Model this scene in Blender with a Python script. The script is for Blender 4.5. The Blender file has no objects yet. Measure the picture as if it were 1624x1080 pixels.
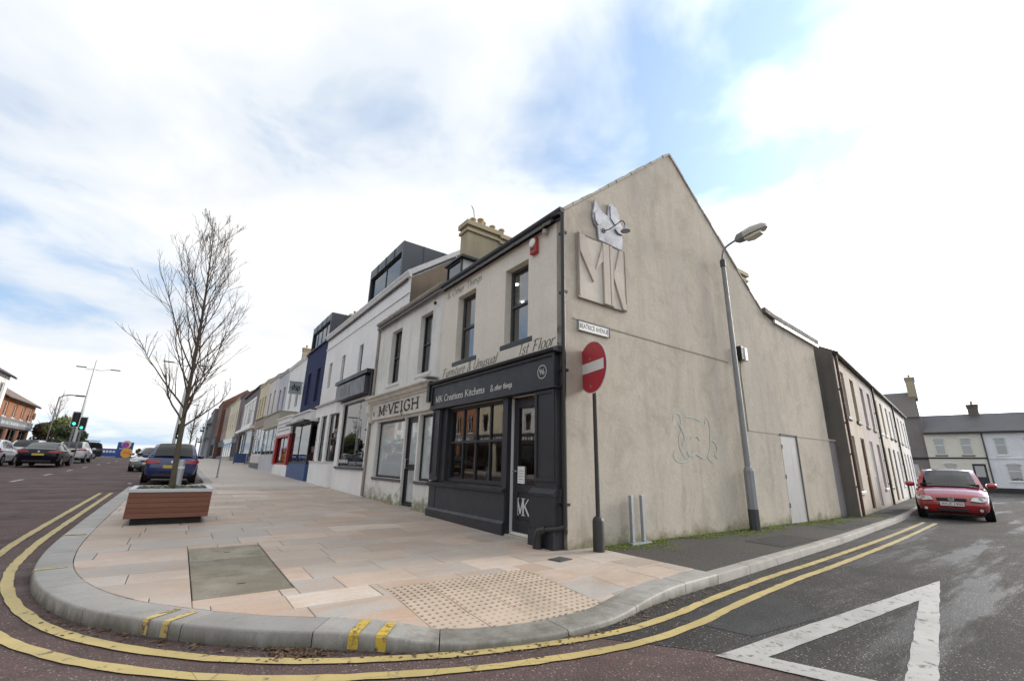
import bpy, bmesh, math, random
from math import sin, cos, radians, pi, hypot, atan2, sqrt
from mathutils import Vector, Matrix
random.seed(7)
S = bpy.context.scene
COL = S.collection

# ---------------------------------------------------------------- camera
YAW, PITCH, ROLL, FPX = radians(35.8), radians(15.8), radians(1.39), 700.0
fwd = Vector((sin(YAW)*cos(PITCH), cos(YAW)*cos(PITCH), sin(PITCH)))
rt = Vector((cos(YAW), -sin(YAW), 0)); up = rt.cross(fwd)
rt2 = rt*cos(ROLL) + up*sin(ROLL); up2 = up*cos(ROLL) - rt*sin(ROLL)
cam = bpy.data.cameras.new('camera'); camo = bpy.data.objects.new('camera', cam); COL.objects.link(camo)
M3 = Matrix((rt2, up2, -fwd)).transposed()
camo.matrix_world = Matrix.Translation((-4.725, -5.072, 1.15)) @ M3.to_4x4()
cam.sensor_width = 36; cam.lens = 36*FPX/1624; cam.clip_start = .05; cam.clip_end = 3000
S.camera = camo

# ---------------------------------------------------------------- sky and sun
SUN_EL, SUN_AZ = radians(19), radians(102)          # azimuth clockwise from +Y
to_sun = Vector((sin(SUN_AZ)*cos(SUN_EL), cos(SUN_AZ)*cos(SUN_EL), sin(SUN_EL)))
W = bpy.data.worlds.new('World'); S.world = W; W.use_nodes = True
def build_world():
    nt = W.node_tree; N = nt.nodes; L = nt.links; N.clear()
    out = N.new('ShaderNodeOutputWorld')
    sky = N.new('ShaderNodeTexSky'); sky.sky_type = 'NISHITA'; sky.sun_disc = False
    sky.sun_elevation = SUN_EL; sky.sun_rotation = SUN_AZ; sky.dust_density = .2; sky.ozone_density = 2.0
    tc = N.new('ShaderNodeTexCoord')
    sep = N.new('ShaderNodeSeparateXYZ'); L.new(tc.outputs['Generated'], sep.inputs[0])
    def math_(op, a, b=None):
        n = N.new('ShaderNodeMath'); n.operation = op
        for i, v in enumerate((a, b)):
            if v is None: continue
            if isinstance(v, (int, float)): n.inputs[i].default_value = v
            else: L.new(v, n.inputs[i])
        return n.outputs[0]
    den = math_('ADD', math_('MAXIMUM', sep.outputs[2], 0.0), .16)
    cx = math_('DIVIDE', sep.outputs[0], den); cy = math_('DIVIDE', sep.outputs[1], den)
    cmb = N.new('ShaderNodeCombineXYZ'); L.new(cx, cmb.inputs[0]); L.new(cy, cmb.inputs[1])
    def noise(scale, detail, rough, off, dist=0.0):
        mp = N.new('ShaderNodeMapping'); mp.inputs['Location'].default_value = off; L.new(cmb.outputs[0], mp.inputs[0])
        n = N.new('ShaderNodeTexNoise'); n.inputs['Scale'].default_value = scale; n.inputs['Detail'].default_value = detail
        n.inputs['Roughness'].default_value = rough; n.inputs['Distortion'].default_value = dist; L.new(mp.outputs[0], n.inputs[0]); return n.outputs[0]
    def ramp(f, stops):
        r = N.new('ShaderNodeValToRGB'); e = r.color_ramp.elements
        while len(e) < len(stops): e.new(.5)
        for k, (p, c) in zip(e, stops): k.position = p; k.color = (c, c, c, 1) if not isinstance(c, tuple) else c
        L.new(f, r.inputs[0]); return r.outputs[0]
    big = noise(.62, 6, .50, (5.47, 3.61, 0), .25); fine = noise(2.3, 5, .55, (1.3, 5.2, 0), .3)
    mixn = math_('ADD', math_('MULTIPLY', big, .72), math_('MULTIPLY', fine, .28))
    dens = ramp(mixn, [(.38, .60), (.46, .90), (.52, 1.0)])
    dens = math_('MAXIMUM', dens, math_('SUBTRACT', 1.0, math_('MULTIPLY', math_('MAXIMUM', sep.outputs[2], 0.0), 4.5)))   # cloud banks thicken to the horizon
    shade = ramp(noise(.8, 5, .55, (7.7, 2.2, 0), .2), [(.32, (.89, .895, .915, 1)), (.54, (1.0, .998, .992, 1))])
    # the veiled sun brightens the cloud around it
    dv = N.new('ShaderNodeVectorMath'); dv.operation = 'DOT_PRODUCT'; L.new(tc.outputs['Generated'], dv.inputs[0]); dv.inputs[1].default_value = to_sun
    g = math_('POWER', math_('MAXIMUM', math_('ADD', math_('MULTIPLY', dv.outputs['Value'], .5), .5), 0.0), 13.0)
    stren = math_('ADD', .80, math_('MULTIPLY', math_('MULTIPLY', g, ramp(mixn, [(.43, .62), (.53, 1.0)])), 3.4))
    thin = ramp(mixn, [(.385, (.52, .69, .95, 1)), (.46, (.86, .915, .98, 1)), (.55, (1, 1, 1, 1))])      # thin cloud lets the blue through
    mul = N.new('ShaderNodeMix'); mul.data_type = 'RGBA'; mul.blend_type = 'MULTIPLY'; mul.inputs[0].default_value = 1; L.new(shade, mul.inputs[6]); L.new(thin, mul.inputs[7])
    bgc = N.new('ShaderNodeBackground'); L.new(mul.outputs[2], bgc.inputs[0]); L.new(stren, bgc.inputs[1])
    bgs = N.new('ShaderNodeBackground'); L.new(sky.outputs[0], bgs.inputs[0]); bgs.inputs[1].default_value = .15
    mx = N.new('ShaderNodeMixShader'); L.new(dens, mx.inputs[0]); L.new(bgs.outputs[0], mx.inputs[1]); L.new(bgc.outputs[0], mx.inputs[2])
    L.new(mx.outputs[0], out.inputs[0])
build_world()
sun = bpy.data.lights.new('sun', 'SUN'); sun.energy = 2.0; sun.angle = radians(11); sun.color = (1, .89, .75)
suno = bpy.data.objects.new('sun', sun); COL.objects.link(suno)
suno.rotation_euler = to_sun.to_track_quat('Z', 'Y').to_euler()
S.view_settings.view_transform = 'Standard'; S.view_settings.look = 'None'
S.view_settings.exposure = .42; S.view_settings.gamma = 1
S.render.engine = 'CYCLES'

# ---------------------------------------------------------------- helpers
def gz(y):                       # the main street climbs gently away from the corner
    if y < 0: return 0.0
    if y < 60: return .0145*y
    return .87 + .0055*(min(y, 100)-60)

class MB:
    def __init__(s): s.v = []; s.f = []; s.mi = []
    def face(s, pts, mi=0):
        i = len(s.v); s.v += [tuple(p) for p in pts]; s.f.append(tuple(range(i, i+len(pts)))); s.mi.append(mi); return s
    def raw(s, vs, fs, mi=0):
        i = len(s.v); s.v += [tuple(p) for p in vs]; s.f += [tuple(a+i for a in f) for f in fs]; s.mi += [mi]*len(fs); return s
    def box(s, x0, x1, y0, y1, z0, z1, mi=0):
        return s.raw([(x0,y0,z0),(x1,y0,z0),(x1,y1,z0),(x0,y1,z0),(x0,y0,z1),(x1,y0,z1),(x1,y1,z1),(x0,y1,z1)],
              [(0,3,2,1),(4,5,6,7),(0,1,5,4),(1,2,6,5),(2,3,7,6),(3,0,4,7)], mi)
    def prism(s, pts, a, b, axis='z', mi=0):
        def P(p, t): return (p[0], p[1], t) if axis == 'z' else ((t, p[0], p[1]) if axis == 'x' else (p[0], t, p[1]))
        n = len(pts)
        return s.raw([P(p, a) for p in pts]+[P(p, b) for p in pts],
              [tuple(range(n))[::-1], tuple(range(n, 2*n))]+[(i, (i+1) % n, n+(i+1) % n, n+i) for i in range(n)], mi)
    def tube(s, path, r, n=6, mi=0, cap=True):
        path = [Vector(p) for p in path]; rs = r if isinstance(r, (list, tuple)) else [r]*len(path)
        ring = []; ref = None
        for k, p in enumerate(path):
            t = (path[min(k+1, len(path)-1)]-path[max(k-1, 0)])
            if t.length < 1e-9: t = Vector((0, 0, 1))
            t.normalize()
            if ref is None: ref = Vector((1, 0, 0)) if abs(t.x) < .8 else Vector((0, 1, 0))
            a = (ref-t*ref.dot(t)).normalized(); b = t.cross(a); ref = a
            ring.append([p+(a*cos(2*pi*i/n)+b*sin(2*pi*i/n))*rs[k] for i in range(n)])
        vs = [q for rg in ring for q in rg]; fs = []
        for k in range(len(path)-1):
            for i in range(n): fs.append((k*n+i, k*n+(i+1) % n, (k+1)*n+(i+1) % n, (k+1)*n+i))
        if cap and n > 2: fs += [tuple(range(n))[::-1], tuple(range((len(path)-1)*n, len(path)*n))]
        return s.raw(vs, fs, mi)
    def lathe(s, prof, c=(0,0,0), n=16, axis='z', mi=0):
        vs = []
        for r, t in prof:
            for i in range(n):
                a = 2*pi*i/n; x, y = r*cos(a), r*sin(a)
                q = (x, y, t) if axis == 'z' else ((t, x, y) if axis == 'x' else (x, t, y))
                vs.append((q[0]+c[0], q[1]+c[1], q[2]+c[2]))
        m = len(prof); fs = []
        for k in range(m-1):
            for i in range(n): fs.append((k*n+i, k*n+(i+1) % n, (k+1)*n+(i+1) % n, (k+1)*n+i))
        fs += [tuple(range(n))[::-1], tuple(range((m-1)*n, m*n))]
        return s.raw(vs, fs, mi)
    def strip(s, a, b, mi=0):            # ribbon between two point rows
        for i in range(len(a)-1): s.face((a[i], a[i+1], b[i+1], b[i]), mi)
        return s
    def mesh(s, name, mats, smooth=None, fix=True, weld=False):
        me = bpy.data.meshes.new(name); me.from_pydata(s.v, [], s.f)
        for m in (mats if isinstance(mats, (list, tuple)) else [mats]): me.materials.append(m)
        if len(me.materials) > 1: me.polygons.foreach_set('material_index', s.mi)
        if fix:
            bm = bmesh.new(); bm.from_mesh(me)
            if weld: bmesh.ops.remove_doubles(bm, verts=bm.verts, dist=1e-5)
            bmesh.ops.recalc_face_normals(bm, faces=bm.faces); bm.to_mesh(me); bm.free()
        if smooth is not None:
            me.polygons.foreach_set('use_smooth', [True]*len(me.polygons)); me.set_sharp_from_angle(angle=radians(smooth))
        me.update(); return me
    def build(s, name, mats, parent=None, smooth=None, bevel=0, fix=True, weld=False, seg=1):
        o = bpy.data.objects.new(name, s.mesh(name, mats, smooth, fix, weld)); COL.objects.link(o); o.parent = parent
        if bevel:
            m = o.modifiers.new('bevel', 'BEVEL'); m.width = bevel; m.segments = seg; m.limit_method = 'ANGLE'; m.angle_limit = radians(40)
        return o
def tag(o, label=None, cat=None, group=None, kind=None):
    if label: o['label'] = label
    if cat: o['category'] = cat
    if group: o['group'] = group
    if kind: o['kind'] = kind
    return o
def thing(name, label, cat, loc=(0,0,0), rz=0, group=None):
    o = bpy.data.objects.new(name, None); o.empty_display_size = .2; COL.objects.link(o)
    o.location = loc; o.rotation_euler = (0, 0, rz); return tag(o, label, cat, group)
def setting(o, kind='structure'): o['kind'] = kind; return o
def copy_tree(o, parent=None):
    c = o.copy(); COL.objects.link(c); c.parent = parent
    for ch in o.children: copy_tree(ch, c)
    return c
def smooth_path(pts, per=6):             # Catmull-Rom through points
    P = [Vector(p) for p in pts]; out = []
    for i in range(len(P)-1):
        p0, p1, p2, p3 = P[max(i-1,0)], P[i], P[i+1], P[min(i+2,len(P)-1)]
        for k in range(per):
            t = k/per; out.append(.5*((2*p1)+(p2-p0)*t+(2*p0-5*p1+4*p2-p3)*t*t+(3*p1-p0-3*p2+p3)*t**3))
    out.append(P[-1]); return out
def resample(path, step):
    out = [path[0].copy()]; acc = 0
    for a, b in zip(path, path[1:]):
        d = (b-a).length
        while acc+d >= step:
            t = (step-acc)/d; a = a.lerp(b, t); out.append(a.copy()); d = (b-a).length; acc = 0
        acc += d
    if (out[-1]-path[-1]).length > step*.3: out.append(path[-1].copy())
    return out

# ---------------------------------------------------------------- materials
MATS = {}
def new_mat(name):
    m = bpy.data.materials.new(name); m.use_nodes = True; nt = m.node_tree
    return m, nt, nt.nodes['Principled BSDF']
class G:                                  # small node-graph helper
    def __init__(s, nt): s.nt = nt; s.N = nt.nodes; s.L = nt.links; s._pos = None
    def pos(s):
        if s._pos is None: s._pos = s.N.new('ShaderNodeNewGeometry').outputs['Position']
        return s._pos
    def mapv(s, scale=(1,1,1), loc=(0,0,0), src=None):
        m = s.N.new('ShaderNodeMapping'); m.inputs['Scale'].default_value = scale; m.inputs['Location'].default_value = loc
        s.L.new(src or s.pos(), m.inputs[0]); return m.outputs[0]
    def noise(s, scale, detail=4, rough=.55, vec=None, dist=0):
        n = s.N.new('ShaderNodeTexNoise'); n.inputs['Scale'].default_value = scale; n.inputs['Detail'].default_value = detail
        n.inputs['Roughness'].default_value = rough; n.inputs['Distortion'].default_value = dist; s.L.new(vec or s.pos(), n.inputs[0]); return n.outputs[0]
    def voro(s, scale, out='Distance', vec=None, feat='F1'):
        n = s.N.new('ShaderNodeTexVoronoi'); n.feature = feat; n.inputs['Scale'].default_value = scale; s.L.new(vec or s.pos(), n.inputs[0]); return n.outputs[out]
    def ramp(s, f, *st):
        r = s.N.new('ShaderNodeValToRGB'); e = r.color_ramp.elements
        while len(e) < len(st): e.new(.5)
        for k, (p, c) in zip(e, st):
            k.position = p; k.color = (c, c, c, 1) if isinstance(c, (int, float)) else (*c[:3], 1)
        s.L.new(f, r.inputs[0]); return r.outputs[0]
    def mix(s, f, a, b, mode='MIX'):
        n = s.N.new('ShaderNodeMix'); n.data_type = 'RGBA'; n.blend_type = mode
        for sock, v in ((n.inputs[0], f), (n.inputs[6], a), (n.inputs[7], b)):
            if isinstance(v, (int, float)): sock.default_value = v if sock is n.inputs[0] else (v, v, v, 1)
            elif isinstance(v, tuple): sock.default_value = (*v[:3], 1)
            else: s.L.new(v, sock)
        return n.outputs[2]
    def math(s, op, a, b=None):
        n = s.N.new('ShaderNodeMath'); n.operation = op
        for i, v in enumerate((a, b)):
            if v is None: continue
            if isinstance(v, (int, float)): n.inputs[i].default_value = v
            else: s.L.new(v, n.inputs[i])
        return n.outputs[0]
    def sep(s, vec=None):
        n = s.N.new('ShaderNodeSeparateXYZ'); s.L.new(vec or s.pos(), n.inputs[0]); return n.outputs
    def bump(s, h, strength, dist, bsdf):
        b = s.N.new('ShaderNodeBump'); b.inputs['Strength'].default_value = strength; b.inputs['Distance'].default_value = dist
        s.L.new(h, b.inputs['Height']); s.L.new(b.outputs[0], bsdf.inputs['Normal'])
    def set(s, sock, v):
        if isinstance(v, (int, float)): sock.default_value = v
        elif isinstance(v, tuple): sock.default_value = (*v[:3], 1)
        else: s.L.new(v, sock)
def M(name, col, rough=.6, var=.12, scale=3.0, bump=0.0, bscale=40.0, metal=0.0, dirt=0.0, dcol=(.08,.075,.06), spec=.5, streak=0.0, coat=0.0):
    """painted / plain surface: base colour with mottling, optional dirt blotches and rain streaks"""
    if name in MATS: return MATS[name]
    m, nt, b = new_mat(name); g = G(nt)
    n = g.noise(scale, 5, .6)
    c = g.mix(n, tuple(v*(1-var) for v in col), tuple(min(1, v*(1+var)) for v in col))
    if dirt:
        d = g.ramp(g.noise(scale*.55, 6, .68, g.mapv((1,1,.8), (3,9,1))), (.5, 0), (.72, dirt)); c = g.mix(d, c, dcol)
    if streak:
        d = g.ramp(g.noise(2.2, 5, .6, g.mapv((2.6,2.6,.22))), (.5, 0), (.75, streak)); c = g.mix(d, c, dcol)
    g.set(b.inputs['Base Color'], c); b.inputs['Metallic'].default_value = metal
    b.inputs['Specular IOR Level'].default_value = spec; b.inputs['Coat Weight'].default_value = coat
    r = g.ramp(g.noise(scale*2.3, 4), (.3, max(.02, rough-.08)), (.7, min(1, rough+.08))); g.set(b.inputs['Roughness'], r)
    if bump: g.bump(g.noise(bscale, 4, .6), bump, .01, b)
    MATS[name] = m; return m
def emit(name, col, st):
    if name in MATS: return MATS[name]
    m, nt, b = new_mat(name); b.inputs['Base Color'].default_value = (*col, 1); b.inputs['Emission Color'].default_value = (*col, 1); b.inputs['Emission Strength'].default_value = st
    MATS[name] = m; return m
def glass_mat(name, tint=(.75,.8,.8), ior=1.75, rough=.01):
    if name in MATS: return MATS[name]
    m, nt, b = new_mat(name); N = nt.nodes; L = nt.links; N.remove(b)
    tr = N.new('ShaderNodeBsdfTransparent'); tr.inputs[0].default_value = (*tint, 1)
    gl = N.new('ShaderNodeBsdfGlossy'); gl.inputs['Roughness'].default_value = rough
    fr = N.new('ShaderNodeFresnel'); fr.inputs[0].default_value = ior
    g = G(nt); bp = N.new('ShaderNodeBump'); bp.inputs['Strength'].default_value = .04; bp.inputs['Distance'].default_value = .02
    L.new(g.noise(1.7, 2), bp.inputs['Height']); L.new(bp.outputs[0], gl.inputs['Normal'])
    mx = N.new('ShaderNodeMixShader'); L.new(fr.outputs[0], mx.inputs[0]); L.new(tr.outputs[0], mx.inputs[1]); L.new(gl.outputs[0], mx.inputs[2])
    L.new(mx.outputs[0], N['Material Output'].inputs[0]); MATS[name] = m; return m

GLASS = glass_mat('window_glass', (.62,.66,.68), 3.3)
GLASSD = glass_mat('shop_glass', (.66,.68,.68), 2.5)
CARGL = glass_mat('car_glass', (.45,.5,.52), 1.7)
# ---------------------------------------------------------------- ground materials
def asphalt(name, col, chip1, chip2, wet=0.0, chips=.5, spec=.35, blot=None):
    m, nt, b = new_mat(name); g = G(nt)
    base = g.mix(g.noise(.35, 5, .6), tuple(v*.75 for v in col), tuple(v*1.3 for v in col))
    base = g.mix(g.ramp(g.noise(55, 3, .7), (.35, 0), (.7, 1)), base, tuple(v*1.9 for v in col))
    cc = g.voro(62, 'Color'); cd = g.voro(62, 'Distance')
    sx = g.sep(cc)
    near = g.ramp(cd, (.25, 1), (.42, 0))
    m1 = g.math('MULTIPLY', near, g.ramp(sx[0], (1-.30*chips, 0), (1-.28*chips, 1)))
    m2 = g.math('MULTIPLY', near, g.ramp(sx[1], (1-.12*chips, 0), (1-.10*chips, 1)))
    c = g.mix(m1, base, chip1); c = g.mix(m2, c, chip2)
    c = g.mix(g.ramp(g.noise(.9, 7, .7, g.mapv((1,1,1), (6,3,0)), .8), (.47, 0), (.62, .5)), c, blot or tuple(v*.5 for v in col))
    g.set(b.inputs['Base Color'], c)
    w = g.ramp(g.noise(.5, 8, .68, g.mapv((.22,1.9,1), (4,2,0))), (.53, 0), (.585, 1)); b.inputs['Specular IOR Level'].default_value = spec
    rough = g.ramp(w, (0, .86), (1, .86-wet)); g.set(b.inputs['Roughness'], rough)
    h = g.math('ADD', g.math('MULTIPLY', g.noise(70, 4, .7), .7), g.math('MULTIPLY', cd, -.5)); g.bump(h, .8, .010, b)
    return m
A_MAIN = asphalt('red_brown_asphalt', (.074,.052,.049), (.19,.09,.082), (.32,.28,.26), .22, 1.1, .25)
A_SIDE = asphalt('wet_grey_asphalt', (.031,.029,.028), (.11,.093,.085), (.34,.32,.30), .34, 1.2, .25)
A_PATH = asphalt('footpath_asphalt', (.045,.043,.041), (.10,.09,.085), (.20,.19,.18), .2, .6, .25, (.085,.075,.06))
A_PATCH = asphalt('patch_asphalt', (.030,.030,.031), (.06,.055,.05), (.15,.14,.14), .2, .3)

def slab_mat():
    m, nt, b = new_mat('sandstone_slab'); g = G(nt)
    oi = g.N.new('ShaderNodeObjectInfo').outputs['Random']
    base = g.ramp(oi, (0, (.52,.42,.345)), (.16, (.42,.385,.35)), (.32, (.58,.485,.41)), (.48, (.47,.36,.285)), (.62, (.385,.365,.345)), (.78, (.62,.54,.47)), (.9, (.50,.39,.32)), (1, (.44,.41,.38)))
    v = g.noise(1.1, 6, .62, g.mapv((1,2.4,1)), 1.2)
    c = g.mix(g.ramp(v, (.48, 0), (.68, .55)), base, (.46,.27,.15))            # iron veins
    c = g.mix(g.ramp(g.noise(.45, 5, .65), (.44, 0), (.70, .5)), c, (.27,.235,.20))   # foot grime
    c = g.mix(g.ramp(g.noise(26, 4, .7), (.35, .22), (.65, 0)), c, (.24,.20,.17))
    sp = g.ramp(g.voro(3.1), (.014, .75), (.03, 0)); c = g.mix(sp, c, (.10,.09,.085))   # old gum spots
    g.set(b.inputs['Base Color'], c); g.set(b.inputs['Roughness'], g.ramp(g.noise(.8, 5), (.35, .48), (.65, .78)))
    g.bump(g.noise(30, 5, .65), .25, .006, b); return m
SLAB = slab_mat()
def far_paving():
    m, nt, b = new_mat('far_sandstone_paving'); g = G(nt)
    br = g.N.new('ShaderNodeTexBrick'); br.inputs['Scale'].default_value = 1; br.inputs['Brick Width'].default_value = .8; br.inputs['Row Height'].default_value = .45
    br.inputs['Mortar Size'].default_value = .006; br.inputs['Color1'].default_value = (.56,.49,.43,1); br.inputs['Color2'].default_value = (.48,.44,.40,1); br.inputs['Mortar'].default_value = (.15,.13,.12,1)
    g.L.new(g.pos(), br.inputs[0]); c = g.mix(g.ramp(g.noise(.5, 5), (.4, 0), (.7, .4)), br.outputs[0], (.33,.31,.28))
    g.set(b.inputs['Base Color'], c); b.inputs['Roughness'].default_value = .65; return m
FARPAVE = far_paving()
def granite():
    m, nt, b = new_mat('kerb_granite'); g = G(nt)
    oi = g.N.new('ShaderNodeObjectInfo').outputs['Random']
    base = g.ramp(oi, (0, (.35,.33,.305)), (.35, (.42,.40,.37)), (.7, (.375,.355,.325)), (1, (.31,.295,.28)))
    c = g.mix(g.ramp(g.noise(90, 3, .7), (.38, .6), (.6, 0)), base, (.22,.22,.22))
    c = g.mix(g.ramp(g.noise(2.2, 5, .65), (.42, 0), (.70, .65)), c, (.22,.205,.18))
    z = g.sep()[2]; low = g.math('MULTIPLY', g.ramp(g.math('ADD', z, g.math('MULTIPLY', g.noise(4, 7, .75, g.mapv((1,1,.35))), .26)), (.03, 1), (.12, 0)), .8)
    c = g.mix(low, c, (.085,.08,.055))                                        # algae and road splash at the foot
    g.set(b.inputs['Base Color'], c); b.inputs['Roughness'].default_value = .6; g.bump(g.noise(60, 4), .3, .004, b); return m
GRANITE = granite()
OLDKERB = M('old_concrete_kerb', (.30,.28,.255), .8, .25, 4, .4, 60, dirt=.5)
def road_paint(name, col, wear):
    m, nt, b = new_mat(name); g = G(nt)
    c = g.mix(g.noise(4, 5), tuple(v*.82 for v in col), tuple(min(1,v*1.1) for v in col))
    c = g.mix(g.ramp(g.noise(1.3, 5, .6), (.45, 0), (.72, .55)), c, tuple(v*.5 for v in col))
    w = g.ramp(g.noise(9, 7, .78), (wear-.05, .92), (wear+.02, 0)); c = g.mix(w, c, (.07,.06,.055))
    cr = g.ramp(g.voro(3.3, feat='DISTANCE_TO_EDGE'), (.006, .6), (.012, 0)); c = g.mix(g.math('MULTIPLY', cr, g.ramp(g.noise(1.1), (.56, 0), (.6, 1))), c, (.08,.07,.06))
    g.set(b.inputs['Base Color'], c); b.inputs['Roughness'].default_value = .6; g.bump(g.noise(70, 4), .4, .004, b); return m
YELLOW = road_paint('yellow_line_paint', (.49,.385,.155), .41)
YELLOWW = road_paint('worn_yellow_paint', (.55,.42,.16), .47)
WHITE_RP = road_paint('white_road_paint', (.41,.40,.375), .43)
BYELLOW = road_paint('bright_yellow_paint', (.60,.42,.06), .47)
GROUT = M('dark_grout', (.07,.062,.055), .9, .2, 12)
CONC = M('weathered_concrete', (.27,.235,.18), .85, .4, 2.2, .6, 50, dirt=.85, dcol=(.11,.11,.07), streak=.4)

def cover_mat():
    m, nt, b = new_mat('mossy_cover_concrete'); g = G(nt); oi = g.N.new('ShaderNodeObjectInfo').outputs['Random']
    c = g.mix(oi, (.20,.175,.135), (.33,.295,.235)); c = g.mix(g.ramp(g.noise(2.4, 7, .7, dist=.8), (.42, 0), (.62, .7)), c, (.15,.14,.095)); c = g.mix(g.ramp(g.noise(1.1, 5, .6), (.5, 0), (.66, .5)), c, (.40,.37,.32)); c = g.mix(g.ramp(g.noise(40, 4, .7), (.35, .4), (.6, 0)), c, (.12,.11,.085))
    g.set(b.inputs['Base Color'], c); b.inputs['Roughness'].default_value = .9; g.bump(g.noise(45, 5, .7), .5, .006, b); return m
CONC = cover_mat()
# ---------------------------------------------------------------- ground sheets
YB = [-500, -60, -20, -8, 0, 10, 20, 30, 45, 60, 80, 100, 160, 700]
m = MB()
for a, b in zip(YB, YB[1:]): m.face(((-700,a,gz(a)-.2),(700,a,gz(a)-.2),(700,b,gz(b)-.2),(-700,b,gz(b)-.2)))
setting(m.build('ground', M('rough_ground', (.16,.15,.13), .95, .25, .3), fix=False))
m = MB(); YR = [-60, -20, -8, 0, 6, 12, 20, 30, 45, 60, 80, 100, 200]
for a, b in zip(YR, YR[1:]): m.face(((-15.4,a,gz(a)-.11),(2.0,a,gz(a)-.11),(2.0,b,gz(b)-.11),(-15.4,b,gz(b)-.11)))
setting(m.build('main_road', A_MAIN, fix=False))
m = MB(); m.face([(-1.9,-2.3,-.1075),(-1.35,-3.0,-.1075),(-1.1,-4.2,-.1075),(-.6,-9.5,-.1075),(60,-4.6,-.1075),(60,7.5,-.1075),(30,2.7,-.1075),(12,-.2,-.1075),(0,-1.2,-.1075)])
setting(m.build('side_street', A_SIDE, fix=False))
m = MB(); m.face([(-.95,-2.42,-.1050),(.2,-2.32,-.1050),(.62,-2.62,-.1050),(.3,-3.1,-.1050),(-.8,-2.98,-.1050)])
setting(m.build('road_patch', A_PATCH, fix=False))

# ---------------------------------------------------------------- kerbs
k_out = smooth_path([(-5.86,14.3,0),(-5.86,10,0),(-5.86,6,0),(-5.84,3.6,0),(-5.78,2.4,0),(-5.66,1.5,0),(-5.44,.72,0),(-5.12,.05,0),(-4.7,-.52,0),(-4.2,-1.05,0),(-3.66,-1.47,0),(-3.04,-1.92,0),(-2.36,-2.17,0),(-1.6,-2.2,0),(-.9,-2.06,0),(-.3,-1.99,0),(.56,-1.93,0)], 8)
def offset(path, d):
    o = []
    for i, p in enumerate(path):
        t = (path[min(i+1,len(path)-1)]-path[max(i-1,0)]); t.z = 0; t.normalize(); o.append(p+Vector((-t.y, t.x, 0))*d)
    return o
def kerb_bed(name, path, width, loc):        # concrete bedding the stones sit on
    a, b = offset(path, .01), offset(path, width-.01); m = MB()
    m.strip([(p.x-loc[0],p.y-loc[1],gz(p.y)-.14) for p in a], [(p.x-loc[0],p.y-loc[1],gz(p.y)-.14) for p in b])
    o = setting(m.build(name, GROUT, fix=False)); o.location = loc; return o
def dip(x, y):                     # paving ramps down to the flush kerb at the crossing
    def ss(a, b, v): t = max(0, min(1, (v-a)/(b-a))); return t*t*(3-2*t)
    return -.062*ss(-3.5,-2.9,x)*(1-ss(-1.5,-.2,x))*ss(.3,1.35,-.45-y)
def drop(p): return dip(p.x, p.y-.2)
def old_drop(p):                   # upstand lowered for the crossing
    x, y = p.x, p.y
    if y > -1.3 and x < -3.5: return 0.0
    if x < -3.5: return 0.0
    if x < -2.9: return -.075*(x+3.5)/.6
    if x < -1.5: return -.075
    if x < -.2: return -.075*(1-(x+1.5)/1.3)
    return 0.0
def stones(path, width, step, parent, mat, top=lambda p: 0.0, zb=-.25, name='kerb_stone', gap=.008, loc=Vector((0,0,0))):
    inner = offset(path, width)
    # cumulative length
    L = [0]
    for a, b in zip(path, path[1:]): L.append(L[-1]+(b-a).length)
    def at(s, P):
        s = max(0, min(L[-1]-1e-6, s)); i = max(j for j in range(len(L)) if L[j] <= s); i = min(i, len(P)-2)
        return P[i].lerp(P[i+1], (s-L[i])/(L[i+1]-L[i]))
    s = 0; out = []
    while s < L[-1]-.1:
        e = min(L[-1], s+step*random.uniform(.9,1.1)); 
        if L[-1]-e < step*.35: e = L[-1]
        n = 5; ss = [s+gap/2+(e-s-gap)*k/n for k in range(n+1)]; mb = MB(); dz = random.uniform(-.002,.002); bv = .018
        rows = []
        for q in ss:
            po, pi_ = at(q, path), at(q, inner); zt = gz(po.y)+top(po)+dz; d = (pi_-po).normalized()
            rows.append([(po.x,po.y,zb+gz(po.y)),(po.x,po.y,zt-bv),(po.x+d.x*bv*.4,po.y+d.y*bv*.4,zt-bv*.35),(po.x+d.x*bv,po.y+d.y*bv,zt),(pi_.x,pi_.y,zt),(pi_.x,pi_.y,zb+gz(po.y))])
        k = 6; vs = [(p[0]-loc.x,p[1]-loc.y,p[2]-loc.z) for r in rows for p in r]; fs = []
        for i in range(n):
            for j in range(k-1): fs.append((i*k+j, i*k+j+1, (i+1)*k+j+1, (i+1)*k+j))
        fs += [tuple(range(k)), tuple(range(n*k, n*k+k))[::-1]]
        mb.raw(vs, fs); out.append(mb.build(name, mat, parent, smooth=35)); s = e
    return out
kerb = kerb_bed('kerb', k_out, .29, (-3,0,0))
stones(k_out, .29, .98, kerb, GRANITE, drop, loc=Vector((-3,0,0)))
k_side = smooth_path([(.56,-1.93,0),(2.6,-1.76,0),(5.6,-1.5,0),(9,-1.12,0),(13.3,-.62,0),(20,.42,0),(30,2.05,0)], 8)
skerb = kerb_bed('side_kerb', k_side, .15, (3,0,0))
stones(k_side, .15, .92, skerb, OLDKERB, lambda p: -.004, loc=Vector((3,0,0)), name='kerb_stone')
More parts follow.
